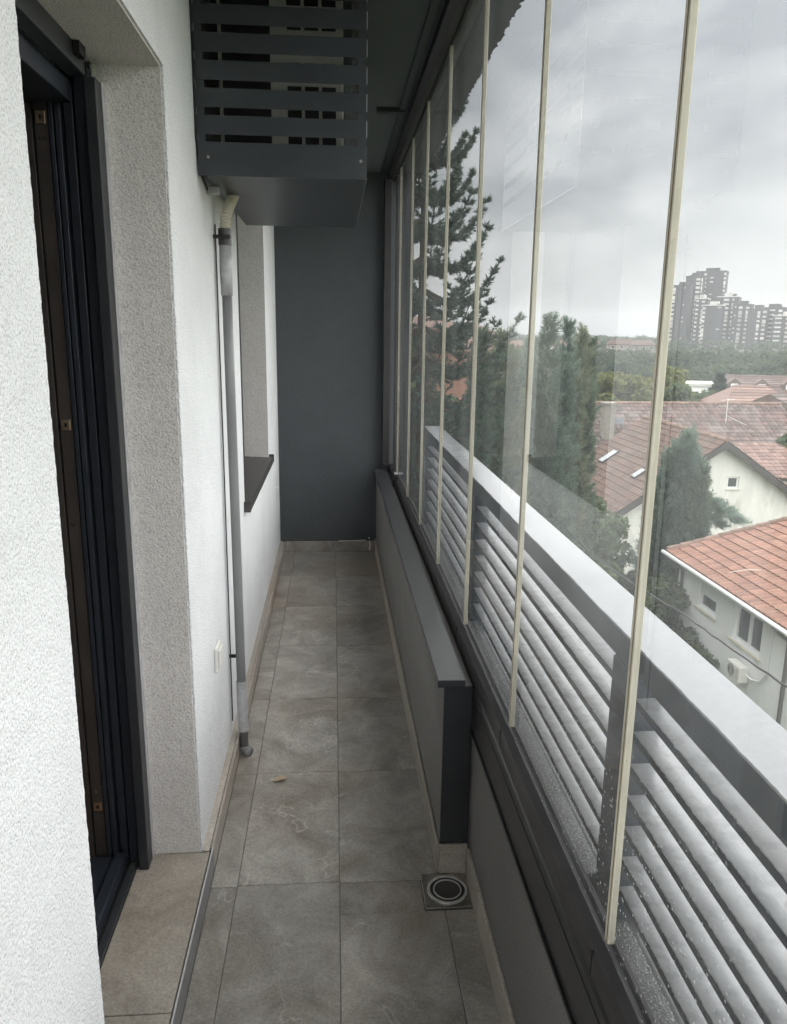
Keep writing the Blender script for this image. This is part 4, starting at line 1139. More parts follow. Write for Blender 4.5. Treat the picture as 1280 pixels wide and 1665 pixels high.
rw = build(MB().prism([(ly0 + 0.04, lze - 0.02), (lyr, lze + s3_ * (lyr - ly0) - 0.02), (48.1, lze + 0.6), (48.1, lze + 0.45), (lyr, lze + s3_ * (lyr - ly0) - 0.14), (ly0 + 0.04, lze - 0.16)], 'x', lx0, lx1), 'roof', M['wood_dark'], LW)
roof_stuff('roof_tiles', M['roof_red'], rw, [((lx0, ly0, lze), (1, 0, 0), (0, 1, s3_), lx1 - lx0, (lyr - ly0) * un, 0.32, 0.42, None)], 4, 0.05)

# ---- generic far houses: wall body, tiled roof with hip or gable, windows
def far_house(name, label, c, L_, D_, rot, zg, he_, rise, wall_m, roof_m, hip=0.0, dormers=0, wins=3, storeys=1, group=None, flat=False):
    H = thing(name, label, 'house', (c[0], c[1], zg), group)
    mt = Matrix.Translation((c[0], c[1], 0)) @ Matrix.Rotation(rot, 4, 'Z')
    a, b = L_ / 2, D_ / 2
    build(MB().box(-a, a, -b, b, zg, he_, mt), 'wall', M[wall_m], H)
    o_ = 0.45
    if flat:
        build(MB().box(-a - 0.2, a + 0.2, -b - 0.2, b + 0.2, he_ + 0.002, he_ + 0.35, mt), 'roof', M['tower_pale'], H)
    else:
        A_, B_ = a + o_, b + o_
        ze_, zr_ = he_ - 0.1, he_ + rise
        hp = hip * B_
        vs = [(-A_, -B_, ze_), (A_, -B_, ze_), (A_, B_, ze_), (-A_, B_, ze_), (-A_ + hp, 0, zr_), (A_ - hp, 0, zr_)]
        vs = [tuple(mt @ Vector(p)) for p in vs]
        lo = [(p[0], p[1], p[2] - 0.18) for p in vs[:4]]
        fs = [(0, 1, 5, 4), (2, 3, 4, 5), (1, 2, 5), (3, 0, 4), (6, 9, 8, 7), (0, 6, 7, 1), (1, 7, 8, 2), (2, 8, 9, 3), (3, 9, 6, 0)]
        ro = build(MB().add(vs + lo, fs), 'roof', M[roof_m], H)
        # tile courses on both long slopes
        cs = MB()
        s0 = (zr_ - ze_) / B_
        nc = int(B_ / 0.45)
        for sgn in (-1, 1):
            for k in range(nc):
                f0 = k / nc
                y0 = -B_ + f0 * B_
                xl_ = A_ - hp * f0
                y1 = -B_ + (k + 0.97) / nc * B_
                xl2 = A_ - hp * (k + 0.97) / nc
                q = [(-xl_, sgn * y0, ze_ + s0 * (y0 + B_) + 0.07), (xl_, sgn * y0, ze_ + s0 * (y0 + B_) + 0.07), (xl2, sgn * y1, ze_ + s0 * (y1 + B_) + 0.02), (-xl2, sgn * y1, ze_ + s0 * (y1 + B_) + 0.02),
                     (-xl_, sgn * y0, ze_ + s0 * (y0 + B_) + 0.005), (xl_, sgn * y0, ze_ + s0 * (y0 + B_) + 0.005)]
                cs.add([tuple(mt @ Vector(p)) for p in q], [(0, 1, 2, 3), (4, 5, 1, 0)])
        tag(build(cs, 'tile_courses', M[roof_m], ro), kind='stuff')
        for k in range(dormers):
            x = -a + (k + 0.5) * L_ / dormers
            yd = -B_ * 0.72
            zd = ze_ + s0 * (yd + B_)
            dm = build(MB().prism([(x - 0.8, zd), (x + 0.8, zd), (x + 0.8, zd + 0.7), (x, zd + 1.35), (x - 0.8, zd + 0.7)], 'y', yd, yd + 2.2), 'dormer', M[roof_m], H)
            if rot:
                for v_ in dm.data.vertices:
                    v_.co = (mt @ (v_.co + wloc(H))) - wloc(H)
            wd = MB().box(x - 0.42, x + 0.42, yd - 0.03, yd - 0.002, zd + 0.12, zd + 0.68, mt)
            build(wd, 'dormer_window', M['window_white'], dm)
    if wins:
        for k in range(wins):
            for st_ in range(storeys):
                x = -a + (k + 0.5) * L_ / wins
                zt_ = he_ - 0.6 - st_ * 2.9
                fw_ = build(MB().box(x - 0.6, x + 0.6, -b - 0.06, -b - 0.002, zt_ - 1.3, zt_, mt), 'window', M['window_white'], H)
                build(MB().box(x - 0.5, x + 0.5, -b - 0.08, -b - 0.0605, zt_ - 1.2, zt_ - 0.1, mt), 'pane', M['house_glass'], fw_)
    return H

p = at_r(1228, 652, 78)
far_house('yellow_house', 'yellow house with a coral orange hipped roof, below the hill with the towers', (p.x + 0.8, p.y + 2.5), 6.0, 7, R_(-12), ZG - 1, p.z - 0.4, 1.7, 'render_yellow', 'roof_red', 0.55, 0, 3)
p = at_r(1275, 668, 66)
far_house('ochre_house', 'ochre house with a grey-red roof at the right border below the hill', (p.x + 3.2, p.y + 2), 8, 7, R_(20), ZG, p.z - 0.4, 1.6, 'render_yellow', 'tile_rose', 0.0, 0, 2)
p = at_r(1290, 634, 110)
far_house('terraced_house', 'long red-brown roofed terrace with little dormers at the foot of the wooded hill', (p.x + 0.5, p.y + 3), 16, 9, R_(-20), -11.5, p.z - 0.6, 2.2, 'render_white', 'tile_rose', 0.0, 5, 5)
p = at_r(1140, 622, 112)
far_house('flat_house', 'small white flat-roofed house among the yellowing trees', (p.x, p.y), 4.6, 6, R_(-10), -11.5, p.z - 0.3, 0, 'render_white', 'tower_pale', flat=True, wins=3)
# houses on the skyline
sk = [(958, 552, 330, 9, 'pale house with dark red roof on the skyline, right of the cypress tops', 'chimney', 'tile_rose'),
      (1010, 551, 360, 11, 'wide brownish gabled house in the middle of the skyline between cypresses and towers', 'tower_rust', 'tile_brown'),
      (1046, 552, 350, 9, 'pale house with brown roof on the skyline beside the thickest beige edge seal', 'chimney', 'tile_rose'),
      (842, 553, 300, 9, 'rust-roofed house low on the skyline left of the bluish cypresses', 'tower_rust', 'roof_red'),
      (905, 552, 340, 10, 'small red-roofed house on the skyline behind the cypress tops', 'render_stained', 'roof_red')]
for px, py, r, L_, lab, wm, rm_ in sk:
    p = at_r(px, py, r)
    far_house('skyline_house', lab, (p.x, p.y), L_, 9, R_(-14), -9.5, p.z - 2.2, 2.1, wm, rm_, 0.3, 0, 3, 1, 'houses on the skyline')
# red brick house with stepped hipped roofs on the left
p = at_r(772, 546, 70)
Fh = thing('brick_house', 'tall red brick house with stepped hipped roofs seen between spruce and dark cypress', 'house', (p.x, p.y, ZG))
def hip_roof(mb, x0, x1, y0, y1, z, rise, o_=0.5):
    x0 -= o_; x1 += o_; y0 -= o_; y1 += o_
    cx_, cy_ = (x0 + x1) / 2, (y0 + y1) / 2
    k = max(0.0, (x1 - x0 - (y1 - y0)) / 2)
    vs = [(x0, y0, z), (x1, y0, z), (x1, y1, z), (x0, y1, z), (cx_ - k, cy_, z + rise), (cx_ + k, cy_, z + rise)]
    lo = [(q[0], q[1], z - 0.2) for q in vs[:4]]
    mb.add(vs + lo, [(0, 1, 5, 4), (1, 2, 5), (2, 3, 4, 5), (3, 0, 4), (9, 8, 7, 6), (0, 6, 7, 1), (1, 7, 8, 2), (2, 8, 9, 3), (3, 9, 6, 0)])
zt_ = at_r(772, 548, 70).z
zl_ = at_r(772, 567, 70).z
build(MB().box(p.x - 1.2, p.x + 1.9, p.y - 1.5, p.y + 3, zl_, zt_).box(p.x - 3.9, p.x + 1.0, p.y - 3.0, p.y - 1.6, ZG, zl_ - 0.02).box(p.x - 6.5, p.x + 1.85, p.y - 1.55, p.y + 4, ZG, zl_ - 0.02)
      .box(p.x - 6.2, p.x - 1.3, p.y + 0.5, p.y + 5, zl_, zt_ + 0.8), 'wall', M['brick_red'], Fh)
hr = MB(); hip_roof(hr, p.x - 1.2, p.x + 1.9, p.y - 1.5, p.y + 3, zt_, 1.15); hip_roof(hr, p.x - 3.9, p.x + 1.0, p.y - 3.0, p.y - 1.0, zl_, 1.1); hip_roof(hr, p.x - 6.2, p.x - 1.3, p.y + 0.5, p.y + 5, zt_ + 0.8, 1.4)
build(hr, 'roof', M['roof_red'], Fh)
build(MB().box(p.x - 0.4, p.x + 0.3, p.y - 1.56, p.y - 1.505, zt_ - 0.75, zt_ - 0.25).box(p.x + 0.9, p.x + 1.5, p.y - 1.56, p.y - 1.505, zt_ - 0.75, zt_ - 0.25), 'window', M['house_glass'], Fh)
# small orange roof with a white eave board, low between the far panes
p = at_y(742, 700, 27)
oh = thing('small_orange_roofed_house', 'small orange-roofed house with a white eave board, low behind the glass beside the dark cypress', 'house', (p.x, p.y, ZG))
build(MB().box(p.x - 2.8, p.x + 2.2, 26, 33, ZG, p.z - 0.9), 'wall', M['render_stained'], oh)
ro = build(MB().prism([(25.5, p.z - 0.95), (29.5, p.z + 0.9), (33.5, p.z - 0.95), (33.5, p.z - 1.1), (29.5, p.z + 0.7), (25.5, p.z - 1.1)], 'x', p.x - 3.1, p.x + 2.5), 'roof', M['wood_dark'], oh)
roof_stuff('roof_tiles', M['tile_orange'], ro, [((p.x - 3.1, 25.45, p.z - 0.93), (1, 0, 0), (0, 4, 1.85), 5.6, 4.41, 0.28, 0.38, None)], 4, 0.04)
build(MB().tube([(p.x - 0.2, 25.4, p.z + 0.15), (p.x + 0.55, 25.3, p.z + 0.62)], 0.035, 6), 'eave_board', M['window_white'], oh)

# ---- grey tower blocks on the hill
def tower(px0, px1, pyt, pyb, r, label, strips, setback=None, pale_top=False):
    cpx = (px0 + px1) / 2
    c = at_r(cpx, pyt, r)
    az = math.atan2(c.x, c.y)
    w_ = (px1 - px0) / FPX * r * 1.08
    zt_ = c.z
    zb_ = min(at_r(cpx, pyb, r).z, -6) - 12
    mt = Matrix.Translation((c.x, c.y, 0)) @ Matrix.Rotation(-az - R_(8), 4, 'Z')
    T_ = thing('apartment_tower', label, 'tower block', (c.x, c.y, zb_), 'grey housing towers on the hill')
    build(MB().box(-w_ / 2, w_ / 2, 0, 13, zb_, zt_, mt), 'wall', M['tower_wall'], T_)
    build(MB().box(-w_ / 2 - 0.3, w_ / 2 + 0.3, -0.3, 13.3, zt_ + 0.01, zt_ + 0.7, mt).box(-w_ * 0.2, w_ * 0.25, 3, 8, zt_ + 0.702, zt_ + 3.0, mt), 'roof', M['tower_pale' if pale_top else 'tower_wall'], T_)
    rc_ = MB()
    for k in range(int(rng.integers(2, 6))):
        x = rng.uniform(-w_ / 2 + 0.6, w_ / 2 - 0.6); hh_ = rng.uniform(1.0, 3.8)
        if rng.random() < 0.5:
            rc_.box(x - 0.09, x + 0.09, 1, 1.2, zt_ + 0.7, zt_ + 0.7 + hh_ * 1.3, mt)
        else:
            rc_.box(x - 0.9, x + 0.9, 1, 3, zt_ + 0.7, zt_ + 0.7 + hh_ * 0.5, mt)
    build(rc_, 'rooftop_mast', M['tower_wall'], T_)
    n = int((zt_ - zb_) / 2.9)
    sp, wn_, bl = MB(), MB(), MB()
    for (f0, f1, kind) in strips:
        a, b = -w_ / 2 + f0 * w_, -w_ / 2 + f1 * w_
        for k in range(n):
            z1 = zt_ - 0.8 - k * 2.9
            if kind == 'p':       # pale loggia strip: parapets with dark gaps
                h_ = 1.7 if rng.random() < 0.75 else 2.6
                sp.box(a, b, -0.9, -0.002, z1 - h_, z1 - rng.uniform(0, 0.5), mt)
            elif kind == 'w':     # windows
                wn_.box(a + 0.1, b - 0.1, -0.12, -0.002, z1 - 1.5, z1, mt)
                if rng.random() < 0.35:
                    sp.box(a + 0.1, b - 0.1, -0.2, -0.122, z1 - 0.8, z1, mt)
            else:                 # balconies
                sp.box(a, b, -1.1, -0.002, z1 - 1.1, z1 - 0.1, mt)
                wn_.box(a + 0.2, b - 0.2, -0.10, -0.003, z1 - 2.7, z1 - 1.2, mt)
    if sp.v: tag(build(sp, 'loggia_panel', M['tower_pale'], T_), kind='stuff')
    if wn_.v: tag(build(wn_, 'window', M['house_glass'], T_), kind='stuff')
    return T_
TR = 600
tower(1098, 1121, 465, 566, TR, 'leftmost dark tower block beside the thickest beige edge seal', [(0.0, 0.16, 'p'), (0.62, 0.72, 'w')])
tower(1119, 1141, 450, 562, TR + 14, 'second dark tower block, with a column of pale loggias on its right half', [(0.62, 0.85, 'p'), (0.92, 0.99, 'p'), (0.1, 0.2, 'w')])
tower(1138, 1176, 442, 560, TR + 30, 'tallest grey tower block rising above all the others', [(0.28, 0.36, 'p'), (0.48, 0.6, 'w'), (0.94, 1.0, 'p')])
tower(1133, 1149, 486, 560, TR - 4, 'slim lower tower block with pale balcony columns in front of the tallest one', [(0.1, 0.3, 'b'), (0.55, 0.8, 'p')], pale_top=True)
tower(1147, 1172, 497, 558, TR - 8, 'blank dark lower tower block in front of the tallest one', [(0.0, 0.14, 'p'), (0.75, 0.95, 'w')], pale_top=True)
tower(1171, 1198, 483, 556, TR + 10, 'middle tower block with beige rooftop storey and a broad pale loggia column', [(0.32, 0.56, 'p'), (0.7, 0.8, 'p')], pale_top=True)
tower(1196, 1219, 496, 552, TR + 4, 'shorter tower block with three pale window columns, right of the beige topped one', [(0.08, 0.2, 'w'), (0.34, 0.52, 'p'), (0.72, 0.9, 'p')])
tower(1221, 1244, 503, 560, TR - 6, 'wide low tower block with one bright loggia column at its right edge', [(0.52, 0.66, 'p'), (0.8, 0.99, 'p')])
tower(1242, 1272, 501, 562, TR + 6, 'low tower block near the right border with scattered pale balconies', [(0.1, 0.25, 'w'), (0.4, 0.6, 'b'), (0.75, 0.9, 'p')])
tower(1264, 1300, 514, 566, TR - 12, 'tower block cut off by the right border, pale balconies', [(0.08, 0.3, 'b'), (0.45, 0.6, 'p')], pale_top=True)

# ---- overhead cables
def cable(name, label, pts, r):
    a = [Vector(p) for p in pts]
    o_ = build(MB().tube(a, r, 6), name, M['cable'], origin=a[0])
    tag(o_, label, 'cable')
ca, cb_, cc = at_y(900, 850, 15.5), at_r(1110, 995, 12.5), at_r(1300, 1125, 10.0)
def sag(p, q, d, n=14):
    return [Vector(p).lerp(Vector(q), i / n) + Vector((0, 0, -d * 4 * (i / n) * (1 - i / n) + 0.008 * math.sin(i * 2.7))) for i in range(n + 1)]
cable('overhead_cable', 'black twisted cable slanting in front of the white house wall', sag(at_r(880, 815, 20), at_r(1110, 997, 13.0), 0.25) + sag(at_r(1110, 997, 13.0), at_r(1330, 1150, 9.8), 0.02)[1:], 0.016)
cable('overhead_cable', 'lower black cable ending at the grey downpipe of the white house', sag((hx - 0.06, 17.2, -8.05), at_r(1330, 1200, 9.5), 0.05), 0.014)
# ================================================================ trees
def quads_from(c, a, b):
    """quads centred at c spanned by half axes a, b -> vertices and faces"""
    V = np.stack([c - a - b, c + a - b, c + a + b, c - a + b], 1).reshape(-1, 3)
    F = np.arange(len(V)).reshape(-1, 4)
    return V, F
def unit(v): return v / np.maximum(np.linalg.norm(v, axis=-1, keepdims=True), 1e-9)

def leaf_cloud(n, centres, radii, size, flat=0.55):
    k = rng.integers(0, len(centres), n)
    d = unit(rng.normal(size=(n, 3)))
    rad = rng.uniform(0.25, 1.0, n) ** 0.45
    c = centres[k] + d * (radii[k] * rad[:, None])
    nrm = unit(d * 0.6 + rng.normal(size=(n, 3)) * 0.7 + np.array([0, 0, flat]))
    t = unit(np.cross(nrm, rng.normal(size=(n, 3))))
    b = np.cross(nrm, t)
    s = size * rng.uniform(0.55, 1.25, n)[:, None]
    return quads_from(c, t * s, b * s * 0.62)

def trunk_mesh(base, h, r0, parent, lean=0.0, limbs=None):
    mb = MB()
    b = Vector(base)
    mb.tube([b + Vector((lean * t * t * h, 0, h * t)) for t in (0, 0.25, 0.5, 0.75, 1.0)], [r0, r0 * 0.85, r0 * 0.65, r0 * 0.4, r0 * 0.12], 8)
    if limbs:
        for q in limbs:
            st_ = b + Vector((0, 0, h * random.uniform(0.35, 0.7)))
            mb.tube([st_, st_.lerp(Vector(q), 0.5) + Vector((0, 0, -0.1)), Vector(q)], [r0 * 0.4, r0 * 0.25, r0 * 0.08], 6)
    return build(mb, 'trunk', M['bark'], parent)

def broadleaf(name, label, base, h, rw, m, n=2600, size=0.14, group=None, clumps=16, t0=0.35):
    T_ = thing(name, label, 'tree', base, group)
    base = np.array(base, float)
    cc = []
    rr_ = []
    for i in range(clumps):
        t = rng.uniform(t0, 0.95)
        w_ = rw * max(0.1, math.sin(math.pi * min(1, 0.18 + 0.82 * max(0.0, (t - min(0.3, t0)) / (1 - min(0.3, t0)))))) ** 0.7
        ang = rng.uniform(0, 2 * math.pi)
        q = w_ * rng.uniform(0.25, 0.85)
        cc.append(base + np.array([math.cos(ang) * q, math.sin(ang) * q, h * t]))
        s = rw * rng.uniform(0.26, 0.46)
        rr_.append((s, s, s * 0.8))
    cc, rr_ = np.array(cc), np.array(rr_)
    V, F = leaf_cloud(n, cc, rr_, size)
    bulk('crown', V, F, M[m], T_)
    trunk_mesh(base, h * 0.8, 0.03 * h * 0.5, T_, 0, [tuple(c) for c in cc[:7]])
    return T_

def frond_cluster(P, D, L_, wd, nside=5):
    """feathery sprays: for every spray a stem of narrow pointed scales; triangles"""
    n = len(P)
    up = unit(np.cross(D, unit(rng.normal(size=(n, 3)))))
    sd_ = np.cross(D, up)
    V, F = [], []
    tri = []
    for k in range(nside):
        t = (k + 0.3) / nside
        for sg in (-1, 1):
            root = P + D * (L_[:, None] * t)
            ln = (L_ * (0.75 - 0.5 * t))[:, None]
            tip = root + unit(D * 0.75 + sd_ * sg * 0.75 + up * rng.uniform(-0.35, 0.35, (n, 1))) * ln
            wv = D * wd
            tri.append(np.stack([root - wv, root + wv, tip], 1))
    tip = P + D * L_[:, None] * 1.15
    tri.append(np.stack([P + D * L_[:, None] * 0.5 - sd_ * wd, P + D * L_[:, None] * 0.5 + sd_ * wd, tip], 1))
    V = np.concatenate(tri).reshape(-1, 3)
    return V, np.arange(len(V)).reshape(-1, 3)

def columnar(name, label, base, top, r, m, n=1500, frond=0.42, width=0.028, spires=3, group=None, droop=None, lo=0.0):
    """thuja or cypress: several upright spires wrapped in upward pointing sprays"""
    T_ = thing(name, label, 'tree', base, group)
    base = np.array(base, float)
    h = top - base[2]
    P, D, LL = [], [], []
    for s in range(spires):
        ang = rng.uniform(0, 2 * math.pi)
        off = np.array([math.cos(ang), math.sin(ang), 0]) * r * (0 if s == 0 else rng.uniform(0.3, 0.6))
        hs = h * (1.0 if s == 0 else rng.uniform(0.80, 0.97))
        rs = r * (0.8 if s == 0 else rng.uniform(0.45, 0.65))
        k = n // spires
        t = lo + (1 - lo) * rng.uniform(0, 1, k) ** 0.85
        prof = np.clip(np.minimum(1.0, (1 - t) * 2.3 + 0.03), 0, 1) ** 0.8 * (0.82 + 0.18 * np.sin(t * 23 + s))
        a = rng.uniform(0, 2 * math.pi, k)
        rad = rs * prof * (rng.uniform(0.45, 1.0, k) ** 0.6) * (1 + 0.22 * np.sin(3 * a + 9 * t + s * 2))
        dirs = np.stack([np.cos(a), np.sin(a), np.zeros(k)], 1)
        P.append(base + off * np.minimum(1, 1.6 - t)[:, None] + dirs * rad[:, None] + np.stack([np.zeros(k), np.zeros(k), hs * t], 1))
        D.append(unit(dirs * rng.uniform(0.25, 0.9, (k, 1)) + np.array([0, 0, 1.0]) + rng.normal(size=(k, 3)) * 0.22))
        LL.append(frond * rng.uniform(0.45, 1.0, k) ** 1.5 * 1.5 * (0.6 + 0.5 * (1 - t)))
    if droop:
        for (z0, ang, ln) in droop:
            k = 80
            t = np.linspace(0.15, 1, k)
            dirv = np.array([math.cos(ang), math.sin(ang), 0])
            path = base + np.array([0, 0, z0 - base[2]]) + dirv * (ln * t)[:, None] + np.stack([np.zeros(k), np.zeros(k), 0.35 * np.sin(t * 2.6) - 0.28 * t ** 2 * ln], 1)
            P.append(path + rng.normal(size=(k, 3)) * 0.10 * (1.2 - t)[:, None]); D.append(unit(dirv + np.array([0, 0, 0.15]) + rng.normal(size=(k, 3)) * 0.45)); LL.append(frond * rng.uniform(0.6, 1.1, k))
    P, D, LL = np.concatenate(P), np.concatenate(D), np.concatenate(LL)
    V, F = frond_cluster(P, D, LL, width)
    bulk('crown', V, F, M[m], T_)
    trunk_mesh(base, h * 0.9, max(0.06, r * 0.16), T_)
    return T_

def spruce(label, base, top, r_base, m, nwhorl=18, per=7, needle=0.075, group=None, size=0.016, lowest=0.1, cap=9.0):
    """spruce: whorls of boughs that sag and lift at the tip, side twigs set with needle blades"""
    T_ = thing('spruce_tree', label, 'tree', base, group)
    base = np.array(base, float)
    h = top - base[2]
    P0, P1, R0 = [], [], []
    wood = MB()
    for wi in range(nwhorl):
        t = lowest + (1 - lowest) * (wi + 0.5) / nwhorl
        z = base[2] + h * t
        L0 = min(cap, r_base * (1 - t) ** 0.85 + 0.15)
        for k in range(per):
            a = 2 * math.pi * (k + rng.uniform(-0.3, 0.3)) / per + wi * 1.3
            L_ = L0 * rng.uniform(0.75, 1.1)
            dirv = np.array([math.cos(a), math.sin(a), 0])
            sidev = np.array([-math.sin(a), math.cos(a), 0])
            s = np.linspace(0, 1, 12)
            path = base + np.array([0, 0, z - base[2] + rng.uniform(-0.1, 0.1)]) + dirv * (L_ * s)[:, None] + np.array([0, 0, 1.0]) * (L_ * (-0.26 * np.sin(s * 2.2) + 0.55 * s ** 3))[:, None]
            wood.tube([tuple(q) for q in path[::3]] + [tuple(path[-1])], [0.035 * (1 - x) + 0.006 for x in (0, .27, .54, .81, 1)], 5)
            segs = [(path[i], path[i + 1]) for i in range(2, 11)]
            for i in range(2, 12):
                for sg in (-1, 1):
                    tl_ = L_ * 0.36 * (1.05 - 0.72 * s[i]) * rng.uniform(0.7, 1.2)
                    fwd = unit(path[min(i + 1, 11)] - path[i - 1])
                    dv = unit(fwd * 0.8 + sidev * sg * 0.85 + np.array([0, 0, rng.uniform(-0.25, 0.2)]))
                    q0 = path[i]
                    q1 = q0 + dv * tl_ * 0.5 + np.array([0, 0, -0.06 * tl_])
                    q2 = q0 + dv * tl_ + np.array([0, 0, 0.10 * tl_])
                    segs += [(q0, q1), (q1, q2)]
                    for sg2 in (-1, 1):
                        d2 = unit(dv * 0.8 + np.cross(dv, np.array([0, 0, 1.0])) * sg2 * 0.8)
                        segs.append((q1, q1 + d2 * tl_ * 0.42))
            for a_, b_ in segs:
                P0.append(a_); P1.append(b_)
    P0, P1 = np.array(P0), np.array(P1)
    nb = 7
    d = P1 - P0
    L_ = np.linalg.norm(d, axis=1)
    d = unit(d)
    tris = []
    for k in range(nb):
        for q in range(2):
            tt_ = rng.uniform(0, 1, len(P0))[:, None]
            root = P0 + (P1 - P0) * tt_
            rad = unit(np.cross(d, unit(rng.normal(size=d.shape))))
            tip = root + unit(d * 0.9 + rad * 0.8) * needle * rng.uniform(0.7, 1.3, (len(P0), 1))
            sw = np.cross(d, rad) * size
            tris.append(np.stack([root - sw, root + sw, tip], 1))
    V = np.concatenate(tris).reshape(-1, 3)
    bulk('crown', V, np.arange(len(V)).reshape(-1, 3), M[m], T_)
    mbt = MB().tube([base + np.array([0, 0, h * x]) for x in (0, .3, .6, .9, 1.0)], [0.16, 0.13, 0.085, 0.03, 0.01], 8)
    build(mbt, 'trunk', M['bark'], T_)
    build(wood, 'bough', M['bark'], T_)
    return T_

def gz(x, y): return float(ground_z(np.array(x), np.array(y)))
# spruce close to the far end of the balcony
sp_ = at_y(686, 480, 14.0)
spruce('dark spruce with upturned bough tips standing close to the far panes of the glazing', (sp_.x, 14.0, ZG), 6.6, 3.75, 'spruce', 26, 8, 0.085, None, 0.014, 0.10, 1.9)
def col_at(px, pyt, y, r, m, label, **kw):
    p = at_y(px, pyt, y)
    return columnar('cypress_tree', label, (p.x, y, ZG), p.z, r, m, **kw)
GC = 'cypresses along the garden'
col_at(783, 545, 16.5, 0.42, 'thuja_dark', 'very dark narrow cypress beside the spruce tip', n=2000, frond=0.36, spires=2, group=GC)
col_at(822, 548, 19.0, 1.0, 'thuja_pale', 'pale greyish loose cypress between the dark one and the bluish group', n=4000, frond=0.5, spires=5, group=GC)
col_at(862, 560, 21.5, 0.85, 'thuja_blue', 'shaded cypress half hidden behind a beige edge seal', n=2000, frond=0.42, spires=3, group=GC)
col_at(893, 524, 20.0, 0.85, 'thuja_blue', 'tallest bluish cypress of the group with twin pointed tips', n=4200, frond=0.5, spires=5, group=GC)
col_at(925, 528, 20.6, 0.62, 'thuja_blue', 'slim bluish cypress pressed against the tallest one', n=2200, frond=0.42, spires=3, group=GC)
col_at(948, 540, 21.2, 0.5, 'thuja_pale', 'brownish green cypress at the right edge of the group', n=2000, frond=0.42, spires=3, group=GC)
col_at(962, 556, 21.8, 0.38, 'thuja_dark', 'narrow dark green cypress closing the group on its right', n=1500, frond=0.4, spires=2, group=GC)
col_at(1122, 706, 24.5, 1.05, 'thuja_blue', 'bushy cypress in front of the stained gable with a drooping side branch', n=3600, frond=0.5, spires=4, droop=[(-4.15, -0.1, 1.8), (-4.5, 0.15, 1.5), (-4.0, -0.4, 1.1)])
col_at(1086, 738, 24.8, 0.55, 'thuja_blue', 'shorter cypress left of the bushy one, behind the thickest beige edge seal', n=2200, frond=0.48, spires=3)
col_at(1143, 765, 23.6, 0.45, 'thuja_dark', 'low dark cypress at the right foot of the bushy one', n=1500, frond=0.45, spires=2)
# greens behind the far panes
for px, pyt, y, r, m, lab in ((702, 560, 19, 1.5, 'leaf_green', 'rounded leafy tree behind the spruce trunk'), (742, 590, 22, 1.3, 'leaf_green', 'dull green tree below the red brick house'),
                              (672, 520, 24, 1.9, 'leaf_green', 'leafy tree seen dimly through the far panes'), (655, 600, 17, 1.2, 'leaf_green', 'low leafy tree at the very end of the glazing')):
    p = at_y(px, pyt, y)
    broadleaf('garden_tree', lab, (p.x, y, ZG), p.z - ZG, r, m, 4200, 0.085, 'leafy trees behind the far panes', 18)
for px, pyt, y, r, lab in ((945, 800, 24, 1.3, 'round green bush below the cypress group'), (985, 838, 26, 1.2, 'green bush at the corner of the brown-roofed house'), (905, 835, 23, 1.2, 'green bush under the cypresses beside the handrail'), (1095, 940, 22.5, 1.1, 'dark bush between the white house corner and the gabled house')):
    p = at_y(px, pyt, y)
    broadleaf('garden_bush', lab, (p.x, y, ZG), p.z - ZG, r * 1.25, 'leaf_green', 6500, 0.08, None, 30, 0.22)
# yellowing trees behind the long house
for i, (px, pyt, r, rw, m) in enumerate(((985, 614, 84, 3.4, 'leaf_yellow'), (1010, 618, 88, 3.2, 'leaf_yellow'), (1038, 612, 86, 3.4, 'leaf_yellow'), (1062, 618, 92, 3.0, 'leaf_yellow'), (1088, 600, 96, 3.6, 'leaf_yellow'), (1108, 628, 84, 2.6, 'leaf_green'), (1150, 636, 90, 2.2, 'leaf_green'))):
    p = at_r(px, pyt, r)
    zb_ = gz(p.x, p.y)
    lab = ('yellowing tree behind the long roof beside the cypress group', 'second yellowing tree from the cypress group, behind the chimney', 'broad yellowing tree above the middle of the long roof', 'yellowing tree just left of the thickest beige edge seal',
           'tallest yellowing tree, just right of the thickest beige edge seal', 'green tree left of the small white flat-roofed house', 'green tree below the small white flat-roofed house')[i]
    broadleaf('far_tree', lab, (p.x, p.y, zb_), p.z - zb_, rw, m, 3000, 0.24, 'trees behind the long house', 18)
p = at_r(1172, 606, 92)
spruce('dark conical conifer beside the small white flat-roofed house', (p.x, p.y, gz(p.x, p.y)), p.z, 2.2, 'spruce', 12, 7, 0.3, None, 0.06, 0.12)
p = at_y(1270, 700, 46)
broadleaf('garden_tree', 'dark green tree at the right border beyond the orange annex roof', (p.x + 0.8, 46, ZG), p.z - ZG, 1.6, 'leaf_green', 3200, 0.12, None, 16)
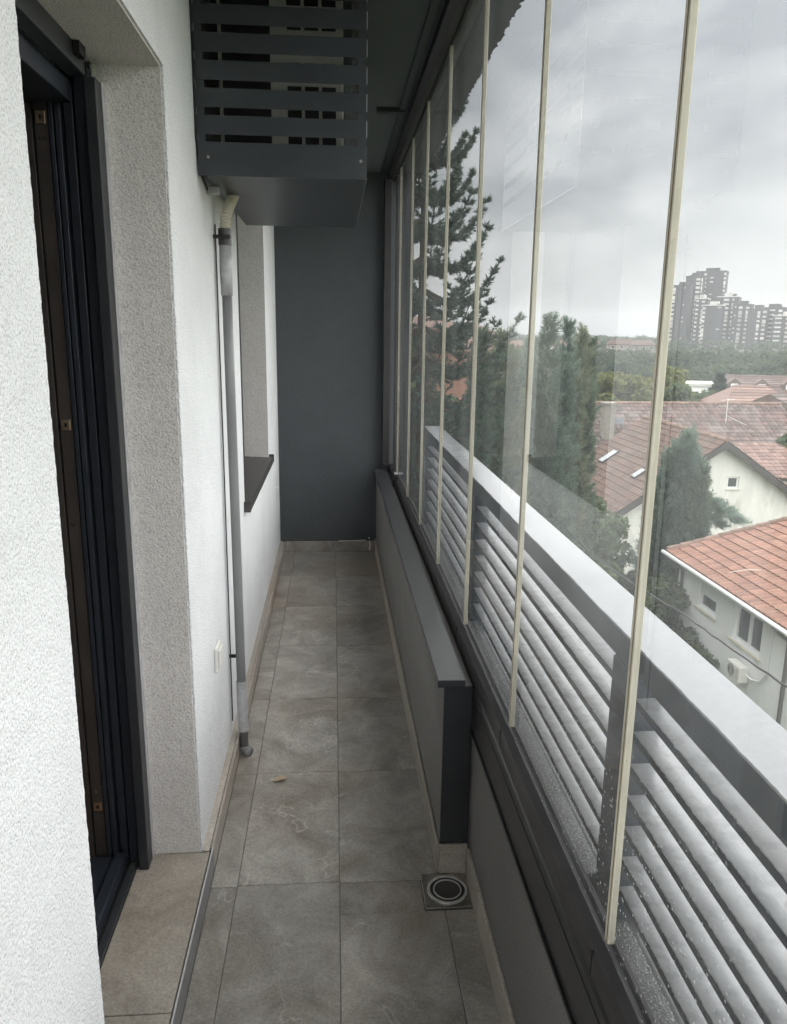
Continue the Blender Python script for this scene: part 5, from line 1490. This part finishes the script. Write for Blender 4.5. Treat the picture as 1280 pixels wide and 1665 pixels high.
# creeper along the white wall
cr = []
for i in range(26):
    t = i / 25
    cr.append((hx - 0.12 - 0.25 * rng.random(), ya1 - 0.2 - 2.6 * t, -7.1 - 0.35 * t + 0.12 * rng.normal()))
cr = np.array(cr)
V, F = leaf_cloud(900, cr, np.full((26, 3), 0.16), 0.045)
co = thing('wall_creeper', 'straggly creeper climbing the foot of the white wall behind the handrail', 'creeper', (hx - 0.2, ya1 - 1.2, ZG))
bulk('foliage', V, F, M['leaf_green'], co)
ct = MB()
for i in range(0, 25, 3):
    ct.tube([(cr[i][0], cr[i][1], ZG), (cr[i][0] + 0.05, cr[i][1] + 0.1, -8.5), tuple(cr[i])], 0.012, 5)
    ct.tube([tuple(cr[i]), tuple(cr[min(i + 2, 25)] + np.array([0, 0, 0.08])), tuple(cr[min(i + 4, 25)])], 0.010, 5)
build(ct, 'stem', M['bark'], co)

# ---- wooded hill below the towers: reads as one mass
cc, rr_, ss = [], [], []
for i in range(1150):
    az = rng.uniform(R_(-4), R_(38))
    r = rng.uniform(150, 640) if i % 3 else rng.uniform(150, 330)
    x, y = r * math.sin(az), r * math.cos(az)
    zb_ = gz(x, y)
    hh = rng.uniform(5.0, 8.5)
    # the crowns stay below the skyline
    hh = rng.uniform(7, 11) if r > 230 and r < 340 else (hh if r > 180 else hh * 0.7)
    for k in range(3):
        cc.append((x + rng.normal() * 2.2, y + rng.normal() * 2.2, zb_ + hh * rng.uniform(0.5, 0.78)))
        s = rng.uniform(1.6, 2.8)
        rr_.append((s, s, s * 0.85))
cc, rr_ = np.array(cc), np.array(rr_)
V, F = leaf_cloud(170000, cc, rr_, 0.5)
o = bulk('hillside_wood', V, F, M['wood_far'])
tag(o, kind='stuff')
# far skyline tree line
cc, rr_ = [], []
for i in range(420):
    az = rng.uniform(R_(-6), R_(40)); r = rng.uniform(650, 1200)
    x, y = r * math.sin(az), r * math.cos(az)
    s = rng.uniform(3, 6)
    cc.append((x, y, gz(x, y) + rng.uniform(0.5, 3.2))); rr_.append((s * 1.6, s * 1.6, s * 0.8))
V, F = leaf_cloud(26000, np.array(cc), np.array(rr_), 1.3)
o = bulk('skyline_wood', V, F, M['wood_far'])
tag(o, kind='stuff')

# ================================================================ damp air
hz = MB().box(-420, 2640, -320, 2640, -14.5, 75)
ho = build(hz, 'haze', M['black'])
tag(ho, kind='stuff')
hm = bpy.data.materials.new('haze_air')
hm.use_nodes = True
hn = hm.node_tree.nodes
hn.clear()
h_out = hn.new('ShaderNodeOutputMaterial')
h_v = hn.new('ShaderNodeVolumePrincipled')
h_v.inputs['Color'].default_value = (0.93, 0.95, 0.97, 1)
h_v.inputs['Density'].default_value = 0.00038
h_v.inputs['Anisotropy'].default_value = 0.0
hm.node_tree.links.new(h_v.outputs[0], h_out.inputs['Volume'])
ho.data.materials.clear()
ho.data.materials.append(hm)
